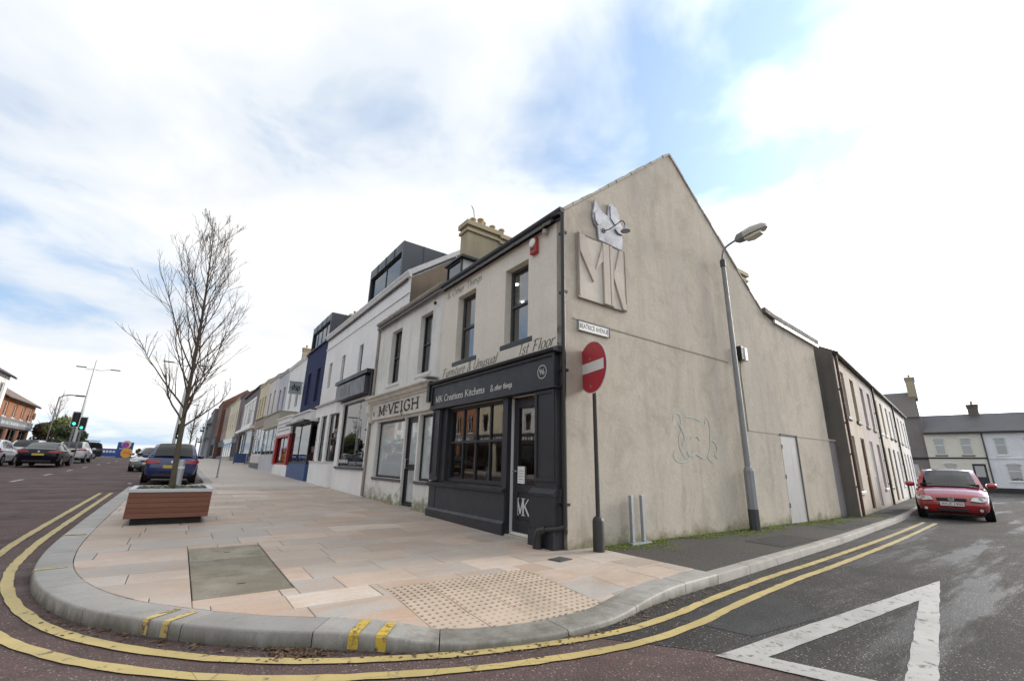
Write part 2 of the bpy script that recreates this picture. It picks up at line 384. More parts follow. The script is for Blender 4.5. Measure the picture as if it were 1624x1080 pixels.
# beyond the parking bay
k_bay = [Vector((-3.75,120,0)), Vector((-3.75,100,0)), Vector((-3.75,60,0)), Vector((-3.75,30,0)), Vector((-3.75,16.2,0)), Vector((-4.6,14.6,0)), Vector((-5.86,14.3,0))]
pp = []
for a, b in zip(k_bay, k_bay[1:]):
    n = max(1, int((b-a).length/2)); pp += [a.lerp(b, i/n) for i in range(n)]
pp.append(k_bay[-1]); bkerb = kerb_bed('bay_kerb', pp, .28, (-4,14,0)); stones(pp, .28, 3.0, bkerb, GRANITE, loc=Vector((-4,14,0)))
lp = [Vector((-15.3,y,0)) for y in range(120,-22,-2)]
lk = kerb_bed('far_kerb', lp, -.2, (-15,20,0))
stones(lp, -.2, 6.0, lk, GRANITE, loc=Vector((-15,20,0)))

# ---------------------------------------------------------------- sandstone pavement
inn = offset(k_out, .294)
hull = [(p.x, p.y) for p in inn[4:]][::3]+[(.56,-1.63)]
hull = [q for q in hull if q[1] < 13.9]
region = [(.5,14.0),(-5.566,14.0)]+hull+[(.44,-.35),(.44,-.03)]
def clip(poly, conv):
    # conv counter-clockwise convex
    def ins(p, a, b): return (b[0]-a[0])*(p[1]-a[1])-(b[1]-a[1])*(p[0]-a[0]) >= -1e-9
    out = poly
    for a, b in zip(conv, conv[1:]+conv[:1]):
        src = out; out = []
        for i, p in enumerate(src):
            q = src[i-1]; ip, iq = ins(p,a,b), ins(q,a,b)
            if ip != iq:
                d1 = (b[0]-a[0])*(q[1]-a[1])-(b[1]-a[1])*(q[0]-a[0]); d2 = (b[0]-a[0])*(p[1]-a[1])-(b[1]-a[1])*(p[0]-a[0]); t = d1/(d1-d2)
                out.append((q[0]+(p[0]-q[0])*t, q[1]+(p[1]-q[1])*t))
            if ip: out.append(p)
        if len(out) < 3: return []
    return out
def area(p): return .5*sum(p[i-1][0]*p[i][1]-p[i][0]*p[i-1][1] for i in range(len(p)))
if area(region) < 0: region = region[::-1]
def convex_hull(pts):
    pts = sorted(set(pts)); 
    def half(ps):
        h = []
        for p in ps:
            while len(h) > 1 and (h[-1][0]-h[-2][0])*(p[1]-h[-2][1])-(h[-1][1]-h[-2][1])*(p[0]-h[-2][0]) <= 1e-7: h.pop()
            h.append(p)
        return h[:-1]
    return half(pts)+half(pts[::-1])
conv = convex_hull(region)
PV = Vector((-2.5, 4, 0))
m = MB()                                              # bedding under the slabs
ys = [p for p in (-2.3,0,2,4,6,8,10,12,14)]
for a, b in zip(ys, ys[1:]):
    c = clip(clip([(-7,a),(2,a),(2,b),(-7,b)], conv), [(-7,a),(2,a),(2,b),(-7,b)])
    if len(c) > 2: m.prism([(x-PV.x, y-PV.y) for x, y in c], -.3, -.09, 'z')
    if len(c) > 2:
        n = len(c)
        for i in range(len(m.v)-n, len(m.v)): m.v[i] = (m.v[i][0], m.v[i][1], gz(m.v[i][1]+PV.y)-.09)
pave = setting(m.build('pavement', GROUT)); pave.location = PV
COVER = (-4.42,-3.62,-.15,2.3); TACT = [(-2.86,-.72),(-2.93,-1.62),(-2.2,-1.86),(-1.55,-1.90),(-1.28,-.45)]
tact_c = convex_hull(TACT)
def sub_rect(p, r):                                   # slab polygon minus an axis-aligned rectangle
    x0,x1,y0,y1 = r; B = 50; res = []
    if len(clip(p, [(x0,y0),(x1,y0),(x1,y1),(x0,y1)])) < 3 or abs(area(clip(p, [(x0,y0),(x1,y0),(x1,y1),(x0,y1)]))) < .001: return [p]
    for c in ([(-B,-B),(x0,-B),(x0,B),(-B,B)], [(x1,-B),(B,-B),(B,B),(x1,B)], [(x0,-B),(x1,-B),(x1,y0),(x0,y0)], [(x0,y1),(x1,y1),(x1,B),(x0,B)]):
        q = clip(p, c)
        if len(q) > 2 and abs(area(q)) > .004: res.append(q)
    return res
def slab(poly, name='paving_slab', mat=None, up_=0.0, parent=None):
    c = (sum(p[0] for p in poly)/len(poly), sum(p[1] for p in poly)/len(poly))
    g_ = .0045; q = []
    for p in poly:
        dx, dy = p[0]-c[0], p[1]-c[1]; q.append((p[0]-math.copysign(min(abs(dx)*.5,.0028),dx), p[1]-math.copysign(min(abs(dy)*.5,.0052),dy)))
    dz = random.uniform(-.0016,.0016)+up_; tx, ty = random.uniform(-.002,.002), random.uniform(-.002,.002)
    mb = MB(); n = len(q); k2 = .006; top = []; mid = []; bot = []
    for p in q:
        z = gz(p[1])+dip(p[0],p[1])+dz+tx*(p[0]-c[0])+ty*(p[1]-c[1]); d = hypot(p[0]-c[0], p[1]-c[1]) or 1; k = max(0, 1-k2/d)
        top.append((c[0]+(p[0]-c[0])*k-PV.x, c[1]+(p[1]-c[1])*k-PV.y, z)); mid.append((p[0]-PV.x,p[1]-PV.y,z-.004)); bot.append((p[0]-PV.x,p[1]-PV.y,z-.10))
    vs = top+mid+bot; fs = [tuple(range(n))]+[(i,(i+1)%n,n+(i+1)%n,n+i) for i in range(n)]+[(n+i,n+(i+1)%n,2*n+(i+1)%n,2*n+i) for i in range(n)]
    mb.raw(vs, fs); return mb.build(name, mat or SLAB, parent or pave)
y = -2.3; row = 0
while y < 14:
    h = random.choice((.42,.5,.58)) if y < 8 else random.choice((.58,.66)); y2 = min(y+h, 14.0); x = -6.2-random.uniform(0,.8)
    while x < .6:
        w = random.choice((.55,.75,.95,1.2)) if y < 8 else random.choice((.9,1.2,1.4)); q = clip([(x,y),(x+w,y),(x+w,y2),(x,y2)], conv)
        x += w
        if len(q) < 3 or abs(area(q)) < .006: continue
        if min(p[0] for p in q) > .05 and min(p[1] for p in q) > -.02: continue
        parts = sub_rect(q, COVER)
        for p in parts:
            if y < -.3 and y2 > -2.4:                 # keep the tactile field free
                px0, px1 = -2.93, -1.28
                pp2 = []
                for r in sub_rect(p, (px0,px1,-2.4,-.6)): pp2.append(r)
                parts2 = pp2
            else: parts2 = [p]
            for r in parts2: slab(r)
    y = y2; row += 1
# concrete inspection cover of three slabs
for i in range(3):
    y0 = COVER[2]+i*(COVER[3]-COVER[2])/3; y1 = COVER[2]+(i+1)*(COVER[3]-COVER[2])/3
    o = slab([(COVER[0]+.006,y0+.006),(COVER[1]-.006,y0+.006),(COVER[1]-.006,y1-.006),(COVER[0]+.006,y1-.006)], 'cover_slab', CONC, -.004)
    if i != 1: MB().box(-4.02-PV.x-.035,-4.02-PV.x+.035,(y0+y1)/2-PV.y-.006,(y0+y1)/2-PV.y+.006,gz(y0)-.004,gz((y0+y1)/2)+.0005).build('lifting_slot', M('slot_dark', (.03,.03,.028), .9), o)
# tactile paving by the crossing
TAC = M('buff_tactile', (.48,.385,.30), .75, .2, 2.5, .3, 60, dirt=.5, dcol=(.22,.19,.15))
TACD = M('tactile_blister_grime', (.34,.265,.205), .8, .2, 6)
inn_c = conv
for i in range(4):
    for j in range(3):
        x0 = -2.93+i*.4125; y0 = -.6-(j+1)*.45; q = clip([(x0,y0),(x0+.4125,y0),(x0+.4125,y0+.45),(x0,y0+.45)], inn_c)
        if len(q) < 3 or abs(area(q)) < .01: continue
        o = slab(q, 'tactile_slab', TAC, 0)
        mb = MB()
        for a in range(6):
            for b_ in range(6):
                cx, cy = x0+.034+a*.0688, y0+.038+b_*.075
                if len(clip([(cx-.02,cy-.02),(cx+.02,cy-.02),(cx+.02,cy+.02),(cx-.02,cy+.02)], q)) == 4:
                    mb.lathe([(.0175,-.002),(.015,.004),(.010,.0062)], (cx-PV.x, cy-PV.y, gz(cy)+dip(cx,cy)+.001), 7)
        if mb.v: mb.build('blisters', TACD, o, fix=False)
# far pavements
m = MB()
for a, b in zip([14.0,20,30,45,60,80,100], [20,30,45,60,80,100,130]):
    m.face(((-3.47,a,gz(a)),(1.3,a,gz(a)),(1.3,b,gz(b)),(-3.47,b,gz(b))))
m.face(((-5.57,14.0,gz(14)),(-3.47,14.0,gz(14)),(-3.47,16.2,gz(16.2)),(-4.45,14.85,gz(14.5)),(-5.57,14.55,gz(14.4))))
setting(m.build('pavement_beyond', FARPAVE, fix=False))
m = MB(); YL = [-30, 0, 20, 40, 60, 80, 100, 130]
for a, b in zip(YL, YL[1:]): m.face(((-19.2,a,gz(a)),(-15.5,a,gz(a)),(-15.5,b,gz(b)),(-19.2,b,gz(b))))
setting(m.build('pavement_opposite', FARPAVE, fix=False))
# asphalt footpath of the side street
si = offset(k_side, .15)
m = MB(); far = [(p.x,p.y,-.004) for p in si]; near = []
for p in si:
    f = 0 if p.x < 10.2 else (p.x-10.2)*.162
    near.append((p.x-.1 if p.x < 3 else p.x, .06+f, -.004))
near[0] = (.44,.06,-.004); far[0] = (.56,-1.76,-.004)
m.strip(far, near); setting(m.build('side_footpath', A_PATH, fix=False))

for q in ([(3.3,-1.45),(4.9,-1.38),(4.95,-.75),(3.4,-.8)], [(7.0,-1.1),(9.6,-.85),(9.5,-.35),(7.1,-.5)], [(13.5,-.4),(16.2,.1),(16.0,.45),(13.4,-.02)]):
    setting(MB().face([(x,y,.0005) for x, y in q]).build('footpath_patch', A_PATCH, fix=False))
# ---------------------------------------------------------------- road markings
def line(pts, w, z, name, mat, jag=.006):
    P = resample(smooth_path([(x,y,0) for x, y in pts], 8), .12); a = []; b = []
    for i, p in enumerate(P):
        t = P[min(i+1,len(P)-1)]-P[max(i-1,0)]; t.z = 0; t.normalize(); n = Vector((-t.y,t.x,0))
        wa, wb = w/2+random.uniform(-jag,jag), w/2+random.uniform(-jag,jag)
        zz = z+gz(p.y); a.append((p.x+n.x*wa, p.y+n.y*wa, zz)); b.append((p.x-n.x*wb, p.y-n.y*wb, zz))
    return setting(MB().strip(a, b).build(name, mat, fix=False))
ymaster = [(-6.14,13.2),(-6.12,8),(-6.10,4.8),(-6.06,3.6),(-5.96,2.3),(-5.72,1.15),(-5.38,.22),(-4.97,-.5),(-4.46,-1.1),(-3.94,-1.53),(-3.35,-1.86),(-2.6,-2.15),(-1.7,-2.34),(-.9,-2.33),(-.2,-2.24),(1.5,-2.08),(3.4,-1.97),(7.5,-1.66),(12.4,-1.2)]
line(ymaster, .088, -.1020, 'yellow_line', YELLOW)
line([(p.x,p.y) for p in resample(offset(smooth_path([(x,y,0) for x, y in ymaster], 8), -.245), .3)], .088, -.1020, 'yellow_line', YELLOW)
# give-way triangle
A_, B_, C_ = Vector((-1.42,-3.03,0)), Vector((3.2,-3.31,0)), Vector((-1.0,-4.12,0))
m = MB(); cen = (A_+B_+C_)/3
def inset_tri(t, ws):
    out = []
    n = 3
    for i in range(3):
        p, q, r = t[i-1], t[i], t[(i+1)%3]
        d1 = (q-p).normalized(); d2 = (r-q).normalized(); n1 = Vector((-d1.y,d1.x,0)); n2 = Vector((-d2.y,d2.x,0))
        if n1.dot(cen-q) < 0: n1 = -n1
        if n2.dot(cen-q) < 0: n2 = -n2
        a = q+n1*ws[i-1]; b = q+n2*ws[i]; den = d1.x*d2.y-d1.y*d2.x; t_ = ((b-a).x*d2.y-(b-a).y*d2.x)/den; out.append(a+d1*t_)
    return out
tri = [A_, B_, C_]; it = inset_tri(tri, [.20,.155,.20])
for i in range(3):
    j = (i+1)%3; n = 24; a = []; b = []
    for k in range(n+1):
        jx = 0 if k in (0,n) else random.uniform(-.006,.006)
        p = tri[i].lerp(tri[j], k/n); q = it[i].lerp(it[j], k/n); a.append((p.x, p.y+jx, -.1030)); b.append((q.x, q.y+jx, -.1030))
    m.strip(a, b)
setting(m.build('give_way_triangle', WHITE_RP, fix=False))
# centre dashes on the main road
for y0 in (19,24,29,34,40,46,52): setting(MB().strip([(-9.5,y0,gz(y0)-.105),(-9.5,y0+1.6,gz(y0+1.6)-.105)], [(-9.37,y0,gz(y0)-.105),(-9.37,y0+1.6,gz(y0+1.6)-.105)]).build('white_dash', WHITE_RP, fix=False))
for y0 in (17.5,23.5,29.5): setting(MB().strip([(-6.1,y0,gz(y0)-.105),(-6.1,y0+.6,gz(y0+.6)-.105)], [(-5.98,y0,gz(y0)-.105),(-5.98,y0+.6,gz(y0+.6)-.105)]).build('bay_dash', WHITE_RP, fix=False))
# yellow loading blips painted over the kerb
def kerb_blip(s, w, mat):
    best = min(range(len(k_out)), key=lambda i: (k_out[i]-Vector((s[0],s[1],0))).length); p = k_out[best]
    t = (k_out[best+1]-k_out[best-1]).normalized(); n = Vector((-t.y,t.x,0)); zt = gz(p.y)+drop(p)
    m = MB(); a, b = p-t*w/2, p+t*w/2; e = .0045
    prof = [(-e, zt-.10), (-e, zt-.016), (.006, zt+.001), (.02, zt+e), (.25, zt+e)]
    m.strip([(a.x+n.x*d, a.y+n.y*d, z) for d, z in prof], [(b.x+n.x*d, b.y+n.y*d, z) for d, z in prof])
    setting(m.build('kerb_blip', mat, fix=False))
kerb_blip((-3.52,-1.52), .075, BYELLOW); kerb_blip((-3.36,-1.64), .075, BYELLOW)
kerb_blip((-4.72,-.48), .06, YELLOWW); kerb_blip((-4.60,-.62), .06, YELLOWW); kerb_blip((-5.70,1.75), .07, YELLOWW); kerb_blip((-5.84,4.1), .08, YELLOWW)
# leaf litter in the gutter and moss along the wall
def scatter(name, n, fn, size, mats, label, cat, group=None):
    m = MB()
    for _ in range(n):
        p, s = fn(); a = random.uniform(0, 2*pi); s *= random.uniform(.6,1.3)*size; tl = random.uniform(.1,.7)
        d = Vector((cos(a),sin(a),0))*s; e = Vector((-sin(a),cos(a),0))*s*.6; u = Vector((0,0,s*tl)); c = Vector(p)
        m.face((c-d-e, c+d-e+u*.3, c+d+e+u, c-d+e+u*.5), random.randrange(len(mats)))
    return tag(m.build(name, mats, fix=False), label, cat, kind='stuff')
MOSS = [M('moss_a', (.13,.19,.02), .95, .3, 20), M('moss_b', (.20,.26,.025), .95, .3, 20), M('moss_c', (.06,.075,.02), .95, .3, 20)]
def moss_p():
    x = random.uniform(.55, 12.2); b = 1 if x > 5 or 1.4 < x < 4.5 else .55
    wv = (.36+.30*sin(x*1.7)+.16*sin(x*4.3+1))*b
    d = abs(random.gauss(0, 1))*max(.05, wv)*.62
    return (x, -.012-d, random.uniform(0,.004)), 1-.5*min(1, d)
scatter('moss', 24000, moss_p, .010, MOSS, 'bright green moss creeping along the foot of the rendered gable wall', 'moss')
LIT = [M('leaf_litter_a', (.10,.055,.03), .9), M('leaf_litter_b', (.06,.04,.028), .9), M('leaf_litter_c', (.16,.10,.05), .9)]
def lit_p():
    i = random.randrange(50, len(k_out)-1); w = random.random()
    if random.random() < .6: i = min(range(len(k_out)), key=lambda i: (k_out[i]-Vector((-3.85+random.gauss(0,.12),-1.35,0))).length)
    p = k_out[i].lerp(k_out[i+1], random.random()); t = k_out[i+1]-k_out[i-1]; t.normalize(); n = Vector((t.y,-t.x,0)); d = abs(random.gauss(0,.07))+.01
    q = p+n*d+t*random.gauss(0,.05); return (q.x, q.y, gz(q.y)-.102), 1
scatter('leaf_litter', 900, lit_p, .012, LIT, 'brown leaf litter lying in the gutter below the curved kerb', 'litter')
# ---------------------------------------------------------------- lettering drawn as pen strokes
# glyph: (advance, [strokes]); a stroke starting with '~' is a smooth curve; x-height .62, caps 1
GL = {
'M': (1.05, ['.1,0 .1,1', '.1,1 .5,.08', '.5,.08 .9,1', '.9,1 .9,0']),
'K': (.85, ['.12,0 .12,1', '.12,.42 .72,1', '.3,.56 .78,0']),
'C': (.85, ['~.78,.82 .62,.97 .42,1 .18,.84 .08,.5 .18,.16 .42,0 .64,.04 .8,.22']),
'G': (.9, ['~.78,.82 .62,.97 .42,1 .18,.84 .08,.5 .18,.16 .42,0 .62,.03 .78,.14', '.78,.14 .78,.46', '.56,.46 .86,.46']),
'V': (.85, ['.06,1 .43,0', '.43,0 .8,1']),
'E': (.75, ['.12,0 .12,1', '.12,1 .66,1', '.12,.52 .52,.52', '.12,0 .68,0']),
'I': (.4, ['.2,0 .2,1']),
'H': (.95, ['.14,0 .14,1', '.8,0 .8,1', '.14,.52 .8,.52']),
'F': (.75, ['.2,0 .2,1', '~.0,.86 .1,.97 .3,1 .5,.97 .72,1.02', '.2,.52 .54,.52']),
'U': (.85, ['~.1,1 .1,.4 .16,.1 .38,0 .6,.1 .68,.4', '.68,1 .68,0']),
'O': (.9, ['~.45,1 .18,.85 .08,.5 .18,.15 .45,0 .72,.15 .82,.5 .72,.85 .45,1']),
'T': (.75, ['.36,0 .36,1', '~.02,.9 .1,1 .36,.98 .6,1 .72,1.03']),
'a': (.56, ['~.42,.5 .3,.62 .14,.56 .06,.3 .12,.06 .26,0 .42,.16', '.44,.62 .44,.06', '.44,.06 .52,0']),
'c': (.5, ['~.44,.5 .3,.62 .13,.55 .06,.31 .13,.07 .3,0 .45,.12']),
'd': (.6, ['~.44,.46 .3,.62 .14,.56 .06,.3 .12,.06 .28,0 .44,.14', '.46,1 .46,0']),
'e': (.52, ['.07,.34 .44,.34', '~.44,.34 .42,.54 .27,.62 .12,.54 .06,.31 .13,.07 .29,0 .45,.12']),
'g': (.58, ['~.44,.48 .3,.62 .14,.56 .06,.33 .14,.1 .3,.06 .44,.2', '~.46,.62 .46,0 .4,-.22 .22,-.28 .06,-.18']),
'h': (.6, ['.1,0 .1,1', '~.1,.4 .22,.58 .36,.6 .45,.46 .46,.2', '.46,.24 .46,0']),
'i': (.27, ['.13,0 .13,.62', '.13,.8 .13,.88']),
'l': (.27, ['.13,0 .13,1']),
'n': (.6, ['.1,0 .1,.62', '~.1,.4 .22,.58 .36,.6 .45,.46 .46,.2', '.46,.24 .46,0']),
'o': (.55, ['~.28,.62 .12,.54 .06,.31 .12,.08 .28,0 .44,.08 .5,.31 .44,.54 .28,.62']),
'p': (.6, ['.1,-.3 .1,.62', '~.1,.46 .24,.62 .42,.56 .5,.31 .42,.06 .26,0 .1,.14']),
'r': (.42, ['.1,0 .1,.62', '~.1,.38 .2,.56 .32,.62 .4,.56']),
's': (.45, ['~.37,.52 .22,.62 .09,.5 .2,.34 .36,.2 .3,.03 .16,0 .05,.1']),
't': (.38, ['~.16,.86 .16,.2 .22,.02 .36,.06', '.02,.6 .34,.6']),
'u': (.6, ['~.1,.62 .1,.2 .2,.02 .32,.02 .46,.2', '.46,.62 .46,0']),
'&': (.8, ['~.72,.42 .56,.12 .34,0 .14,.08 .1,.28 .28,.5 .46,.72 .42,.95 .28,1 .18,.84 .26,.6 .5,.24 .74,0']),
'1': (.45, ['.24,0 .24,1', '.24,1 .08,.84']),
'9': (.6, ['~.5,.7 .42,.96 .26,1 .1,.88 .08,.66 .2,.48 .36,.5 .5,.7', '~.5,.7 .48,.3 .36,.05 .14,0']),
'6': (.6, ['~.48,1 .26,.9 .1,.55 .1,.25 .22,.02 .42,.06 .5,.3 .4,.52 .22,.5 .1,.3']),
'5': (.6, ['.46,1 .16,1', '.16,1 .12,.58', '~.12,.58 .3,.62 .48,.46 .48,.2 .32,.02 .1,.06']),
'4': (.6, ['.38,0 .38,1', '.38,1 .04,.32', '.04,.32 .52,.32']),
'.': (.3, ['.12,0 .12,.07']), '-': (.4, ['.08,.35 .34,.35']), ' ': (.38, []),
}
def text_len(s, sp=.04): return sum(GL[c][0]+sp for c in s)
def strokes(mb, s, org, U, V, Nn, size, thick=.1, shear=0.0, serif=False, width=None, sp=.04, thin=.42, mi=0, dep=.004):
    """write s from org along U (right) with V up, Nn towards the reader"""
    org, U, V, Nn = Vector(org), Vector(U), Vector(V), Vector(Nn)
    kx = 1.0 if width is None else width/(text_len(s, sp)*size); x0 = 0; lay = 0
    def W_(x, y, l): return org+U*((x0+x+shear*y)*size*kx)+V*(y*size)+Nn*(dep+l*.0003)
    def ribbon(pts, ths, l):
        L_, R_ = [], []
        for i, p in enumerate(pts):
            a, b = pts[max(i-1,0)], pts[min(i+1,len(pts)-1)]; dx, dy = b[0]-a[0], b[1]-a[1]; d = hypot(dx,dy) or 1
            nx, ny = -dy/d*ths[i]/2, dx/d*ths[i]/2
            L_.append(W_(p[0]+nx/ kx, p[1]+ny, l)); R_.append(W_(p[0]-nx/kx, p[1]-ny, l))
        mb.strip(L_, R_, mi)
    for c in s:
        adv, st = GL[c]
        for q in st:
            cur = q[0] == '~'; pts = [tuple(float(v) for v in p.split(',')) for p in q.lstrip('~').split()]
            if cur: pts = [(p.x, p.y) for p in smooth_path([(a, b, 0) for a, b in pts], 4)]
            ths = []
            for i in range(len(pts)):
                a, b = pts[max(i-1,0)], pts[min(i+1,len(pts)-1)]; an = atan2(b[1]-a[1], b[0]-a[0])
                ths.append(thick*(thin+(1-thin)*abs(sin(an-radians(22)))))
            if not cur:
                (x1,y1),(x2,y2) = pts[0], pts[-1]; d = hypot(x2-x1,y2-y1) or 1
            ribbon(pts, ths, lay % 9); lay += 1
            if serif and not cur and abs(pts[0][0]-pts[-1][0]) < .5*abs(pts[0][1]-pts[-1][1])+.01 and abs(pts[0][1]-pts[-1][1]) > .2:
                for p in (pts[0], pts[-1]):
                    if p[1] in (0.0, 1.0) or abs(p[1]-.62) < .01 or p[1] < 0:
                        w = thick*1.15; ribbon([(p[0]-w/kx, p[1]), (p[0]+w/kx, p[1])], [thick*.38]*2, lay % 9); lay += 1
        x0 += adv+sp
    return mb
def font_mesh(mb, s, org, U, V, Nn, height, width=None, mi=0):
    """plain sans lettering from Blender's built-in font"""
    cu = bpy.data.curves.new('t', 'FONT'); cu.body = s; cu.size = 1; cu.resolution_u = 2
    o = bpy.data.objects.new('t', cu); me = o.to_mesh(); xs = [v.co.x for v in me.vertices]; ys = [v.co.y for v in me.vertices]
    x0, x1, y0, y1 = min(xs), max(xs), min(ys), max(ys); sy = height/(y1-y0); sx = sy if width is None else width/(x1-x0)
    org, U, V, Nn = Vector(org), Vector(U), Vector(V), Vector(Nn)
    mb.raw([org+U*((v.co.x-x0)*sx)+V*((v.co.y-y0)*sy)+Nn*.004 for v in me.vertices], [tuple(p.vertices) for p in me.polygons], mi)
    o.to_mesh_clear(); bpy.data.objects.remove(o); bpy.data.curves.remove(cu); return mb
# ---------------------------------------------------------------- building kit (local frame: u right along the front, d into the house, z up)
def render_mat(name, col, stain=.35, algae=0.0, streak=.3, patch=None, base=0.0, zs=0.0):
    m, nt, b = new_mat(name); g = G(nt)
    c = g.mix(g.noise(.7, 6, .62, dist=.4), tuple(v*.86 for v in col), tuple(min(1,v*1.10) for v in col))
    c = g.mix(g.ramp(g.noise(1.5, 7, .7, g.mapv((1,1,.75), (5,1,2)), .8), (.46, 0), (.72, stain)), c, tuple(v*.55 for v in col))
    c = g.mix(g.ramp(g.noise(1.6, 6, .6, g.mapv((1.6,1.6,.16))), (.48, 0), (.74, streak)), c, tuple(v*.42 for v in col))
    c = g.mix(g.ramp(g.noise(.5, 5, .6, g.mapv((1,1,1), (8,3,4))), (.5, 0), (.7, .25)), c, tuple(min(1,v*1.28) for v in col))
    fine = g.ramp(g.noise(14, 5, .7), (.3, .22), (.62, 0)); c = g.mix(fine, c, tuple(v*.6 for v in col))
    if patch: c = g.mix(g.ramp(g.noise(.35, 3, .5, g.mapv((1,1,.45), (2,6,1))), (.52, 0), (.64, .55)), c, patch)
    if algae:
        z = g.sep()[2]; a = g.ramp(g.math('ADD', g.math('MULTIPLY', z, -1.0), g.math('MULTIPLY', g.noise(3.4, 7, .74), 1.6)), (.36, 0), (.70, 1))
        a = g.math('MULTIPLY', a, algae); c = g.mix(a, c, (.17,.17,.075))
    if base:
        z = g.sep()[2]; a = g.ramp(g.math('ADD', g.math('MULTIPLY', z, -1.0), g.math('MULTIPLY', g.noise(5, 6, .7), .5)), (.10, 0), (.34, base)); c = g.mix(a, c, (.09,.09,.055))
    g.set(b.inputs['Base Color'], c); b.inputs['Roughness'].default_value = .85; b.inputs['Specular IOR Level'].default_value = .25
    h = g.math('ADD', g.noise(38, 5, .7), g.math('MULTIPLY', g.noise(2.5, 4), 1.6)); g.bump(h, .35, .012, b)
    MATS[name] = m; return m
def brick_mat(name, c1, c2, mortar, sc=1.0):
    m, nt, b = new_mat(name); g = G(nt); p = g.sep()
    cm = g.N.new('ShaderNodeCombineXYZ'); g.L.new(g.math('ADD', p[0], p[1]), cm.inputs[0]); g.L.new(p[2], cm.inputs[1])
    br = g.N.new('ShaderNodeTexBrick'); br.inputs['Scale'].default_value = sc; br.inputs['Brick Width'].default_value = .225; br.inputs['Row Height'].default_value = .075; br.inputs['Mortar Size'].default_value = .006
    br.inputs['Color1'].default_value = (*c1,1); br.inputs['Color2'].default_value = (*c2,1); br.inputs['Mortar'].default_value = (*mortar,1); g.L.new(cm.outputs[0], br.inputs[0])
    c = g.mix(g.ramp(g.noise(.8, 6, .65), (.42, 0), (.72, .5)), br.outputs[0], tuple(v*.5 for v in c1)); g.set(b.inputs['Base Color'], c); b.inputs['Roughness'].default_value = .85; MATS[name] = m; return m
def slate_mat(name, col):
    m, nt, b = new_mat(name); g = G(nt); p = g.sep()
    cm = g.N.new('ShaderNodeCombineXYZ'); g.L.new(g.math('ADD', g.math('MULTIPLY', p[0], .35), p[1]), cm.inputs[0]); g.L.new(p[2], cm.inputs[1])
    br = g.N.new('ShaderNodeTexBrick'); br.inputs['Brick Width'].default_value = .28; br.inputs['Row Height'].default_value = .13; br.inputs['Mortar Size'].default_value = .008
    br.inputs['Color1'].default_value = (*col,1); br.inputs['Color2'].default_value = (*tuple(v*1.5 for v in col),1); br.inputs['Mortar'].default_value = (*tuple(v*.35 for v in col),1); g.L.new(cm.outputs[0], br.inputs[0])
    c = g.mix(g.ramp(g.noise(.7, 6, .7), (.45, 0), (.75, .5)), br.outputs[0], (.13,.12,.08)); g.set(b.inputs['Base Color'], c); b.inputs['Roughness'].default_value = .6; g.bump(br.outputs['Fac'], .4, -.01, b); MATS[name] = m; return m
CREAM = render_mat('cream_render', (.76,.71,.62), .12, streak=.10)
def gable_mat():
    m, nt, b = new_mat('weathered_gable_render'); g = G(nt); col = (.50,.45,.385)
    c = g.mix(g.noise(.55, 6, .6, dist=.6), (.43,.38,.315), (.535,.485,.415))
    c = g.mix(g.ramp(g.noise(1.25, 8, .72, g.mapv((1,1,.8), (5,1,2)), 1.2), (.46, 0), (.65, .6)), c, (.33,.28,.225))      # brown damp blooms
    c = g.mix(g.ramp(g.noise(.42, 5, .6, g.mapv((1.1,1,.4), (2,6,1)), .4), (.50, 0), (.64, .5)), c, (.35,.335,.31))        # grey weathering bands
    c = g.mix(g.ramp(g.noise(1.9, 7, .66, g.mapv((1.7,1.7,.13), (1,0,0))), (.5, 0), (.72, .45)), c, (.27,.245,.21))        # rain streaks
    c = g.mix(g.ramp(g.noise(3.2, 6, .66, g.mapv((1,1,1.3), (9,4,2)), 1.8), (.52, 0), (.72, .25)), c, (.60,.56,.50))         # trowelled lighter skim
    c = g.mix(g.ramp(g.noise(17, 5, .75), (.30, .30), (.58, 0)), c, (.30,.265,.22))
    z = g.sep()[2]; n5 = g.noise(2.6, 7, .72)
    a = g.ramp(g.math('ADD', g.math('MULTIPLY', z, -1.0), g.math('MULTIPLY', n5, 1.35)), (.44, 0), (.80, .6)); c = g.mix(a, c, (.24,.205,.15))
    a = g.ramp(g.math('ADD', g.math('MULTIPLY', z, -1.0), g.math('MULTIPLY', n5, .55)), (.14, 0), (.34, .9)); c = g.mix(a, c, (.10,.115,.04))
    cr = g.ramp(g.voro(.55, feat='DISTANCE_TO_EDGE', vec=g.mapv((1,1,1.2), (.3,0,.7))), (.0015, .4), (.004, 0)); c = g.mix(g.math('MULTIPLY', cr, g.ramp(g.noise(.9), (.57, 0), (.62, 1))), c, (.16,.14,.12))
    g.set(b.inputs['Base Color'], c); b.inputs['Roughness'].default_value = .88; b.inputs['Specular IOR Level'].default_value = .2
    h = g.math('ADD', g.noise(45, 5, .75), g.math('MULTIPLY', g.noise(3.0, 6, .6, dist=1.5), 2.6)); g.bump(h, .28, .010, b); MATS['weathered_gable_render'] = m; return m
GABLE = gable_mat()
MCV = render_mat('peeling_white_paint', (.76,.75,.71), .3, .85, .45)
WHITE1 = render_mat('white_render', (.86,.85,.84), .12, 0, .10)
WHITE2 = render_mat('dingy_white_render', (.72,.71,.70), .2, 0, .25)
LILAC = render_mat('lilac_render', (.56,.56,.61), .12); PALE = render_mat('pale_pink_render', (.68,.64,.62), .12)
BUFF = render_mat('buff_render', (.68,.60,.44), .15); YCREAM = render_mat('yellow_cream_render', (.70,.64,.48), .2)
NAVY = render_mat('navy_render', (.028,.036,.10), .1, streak=.1); GREYR = render_mat('grey_render', (.22,.22,.23), .25)
BROWNR = render_mat('brown_party_render', (.17,.135,.10), .3); MAUVE = render_mat('mauve_render', (.20,.16,.17), .2)
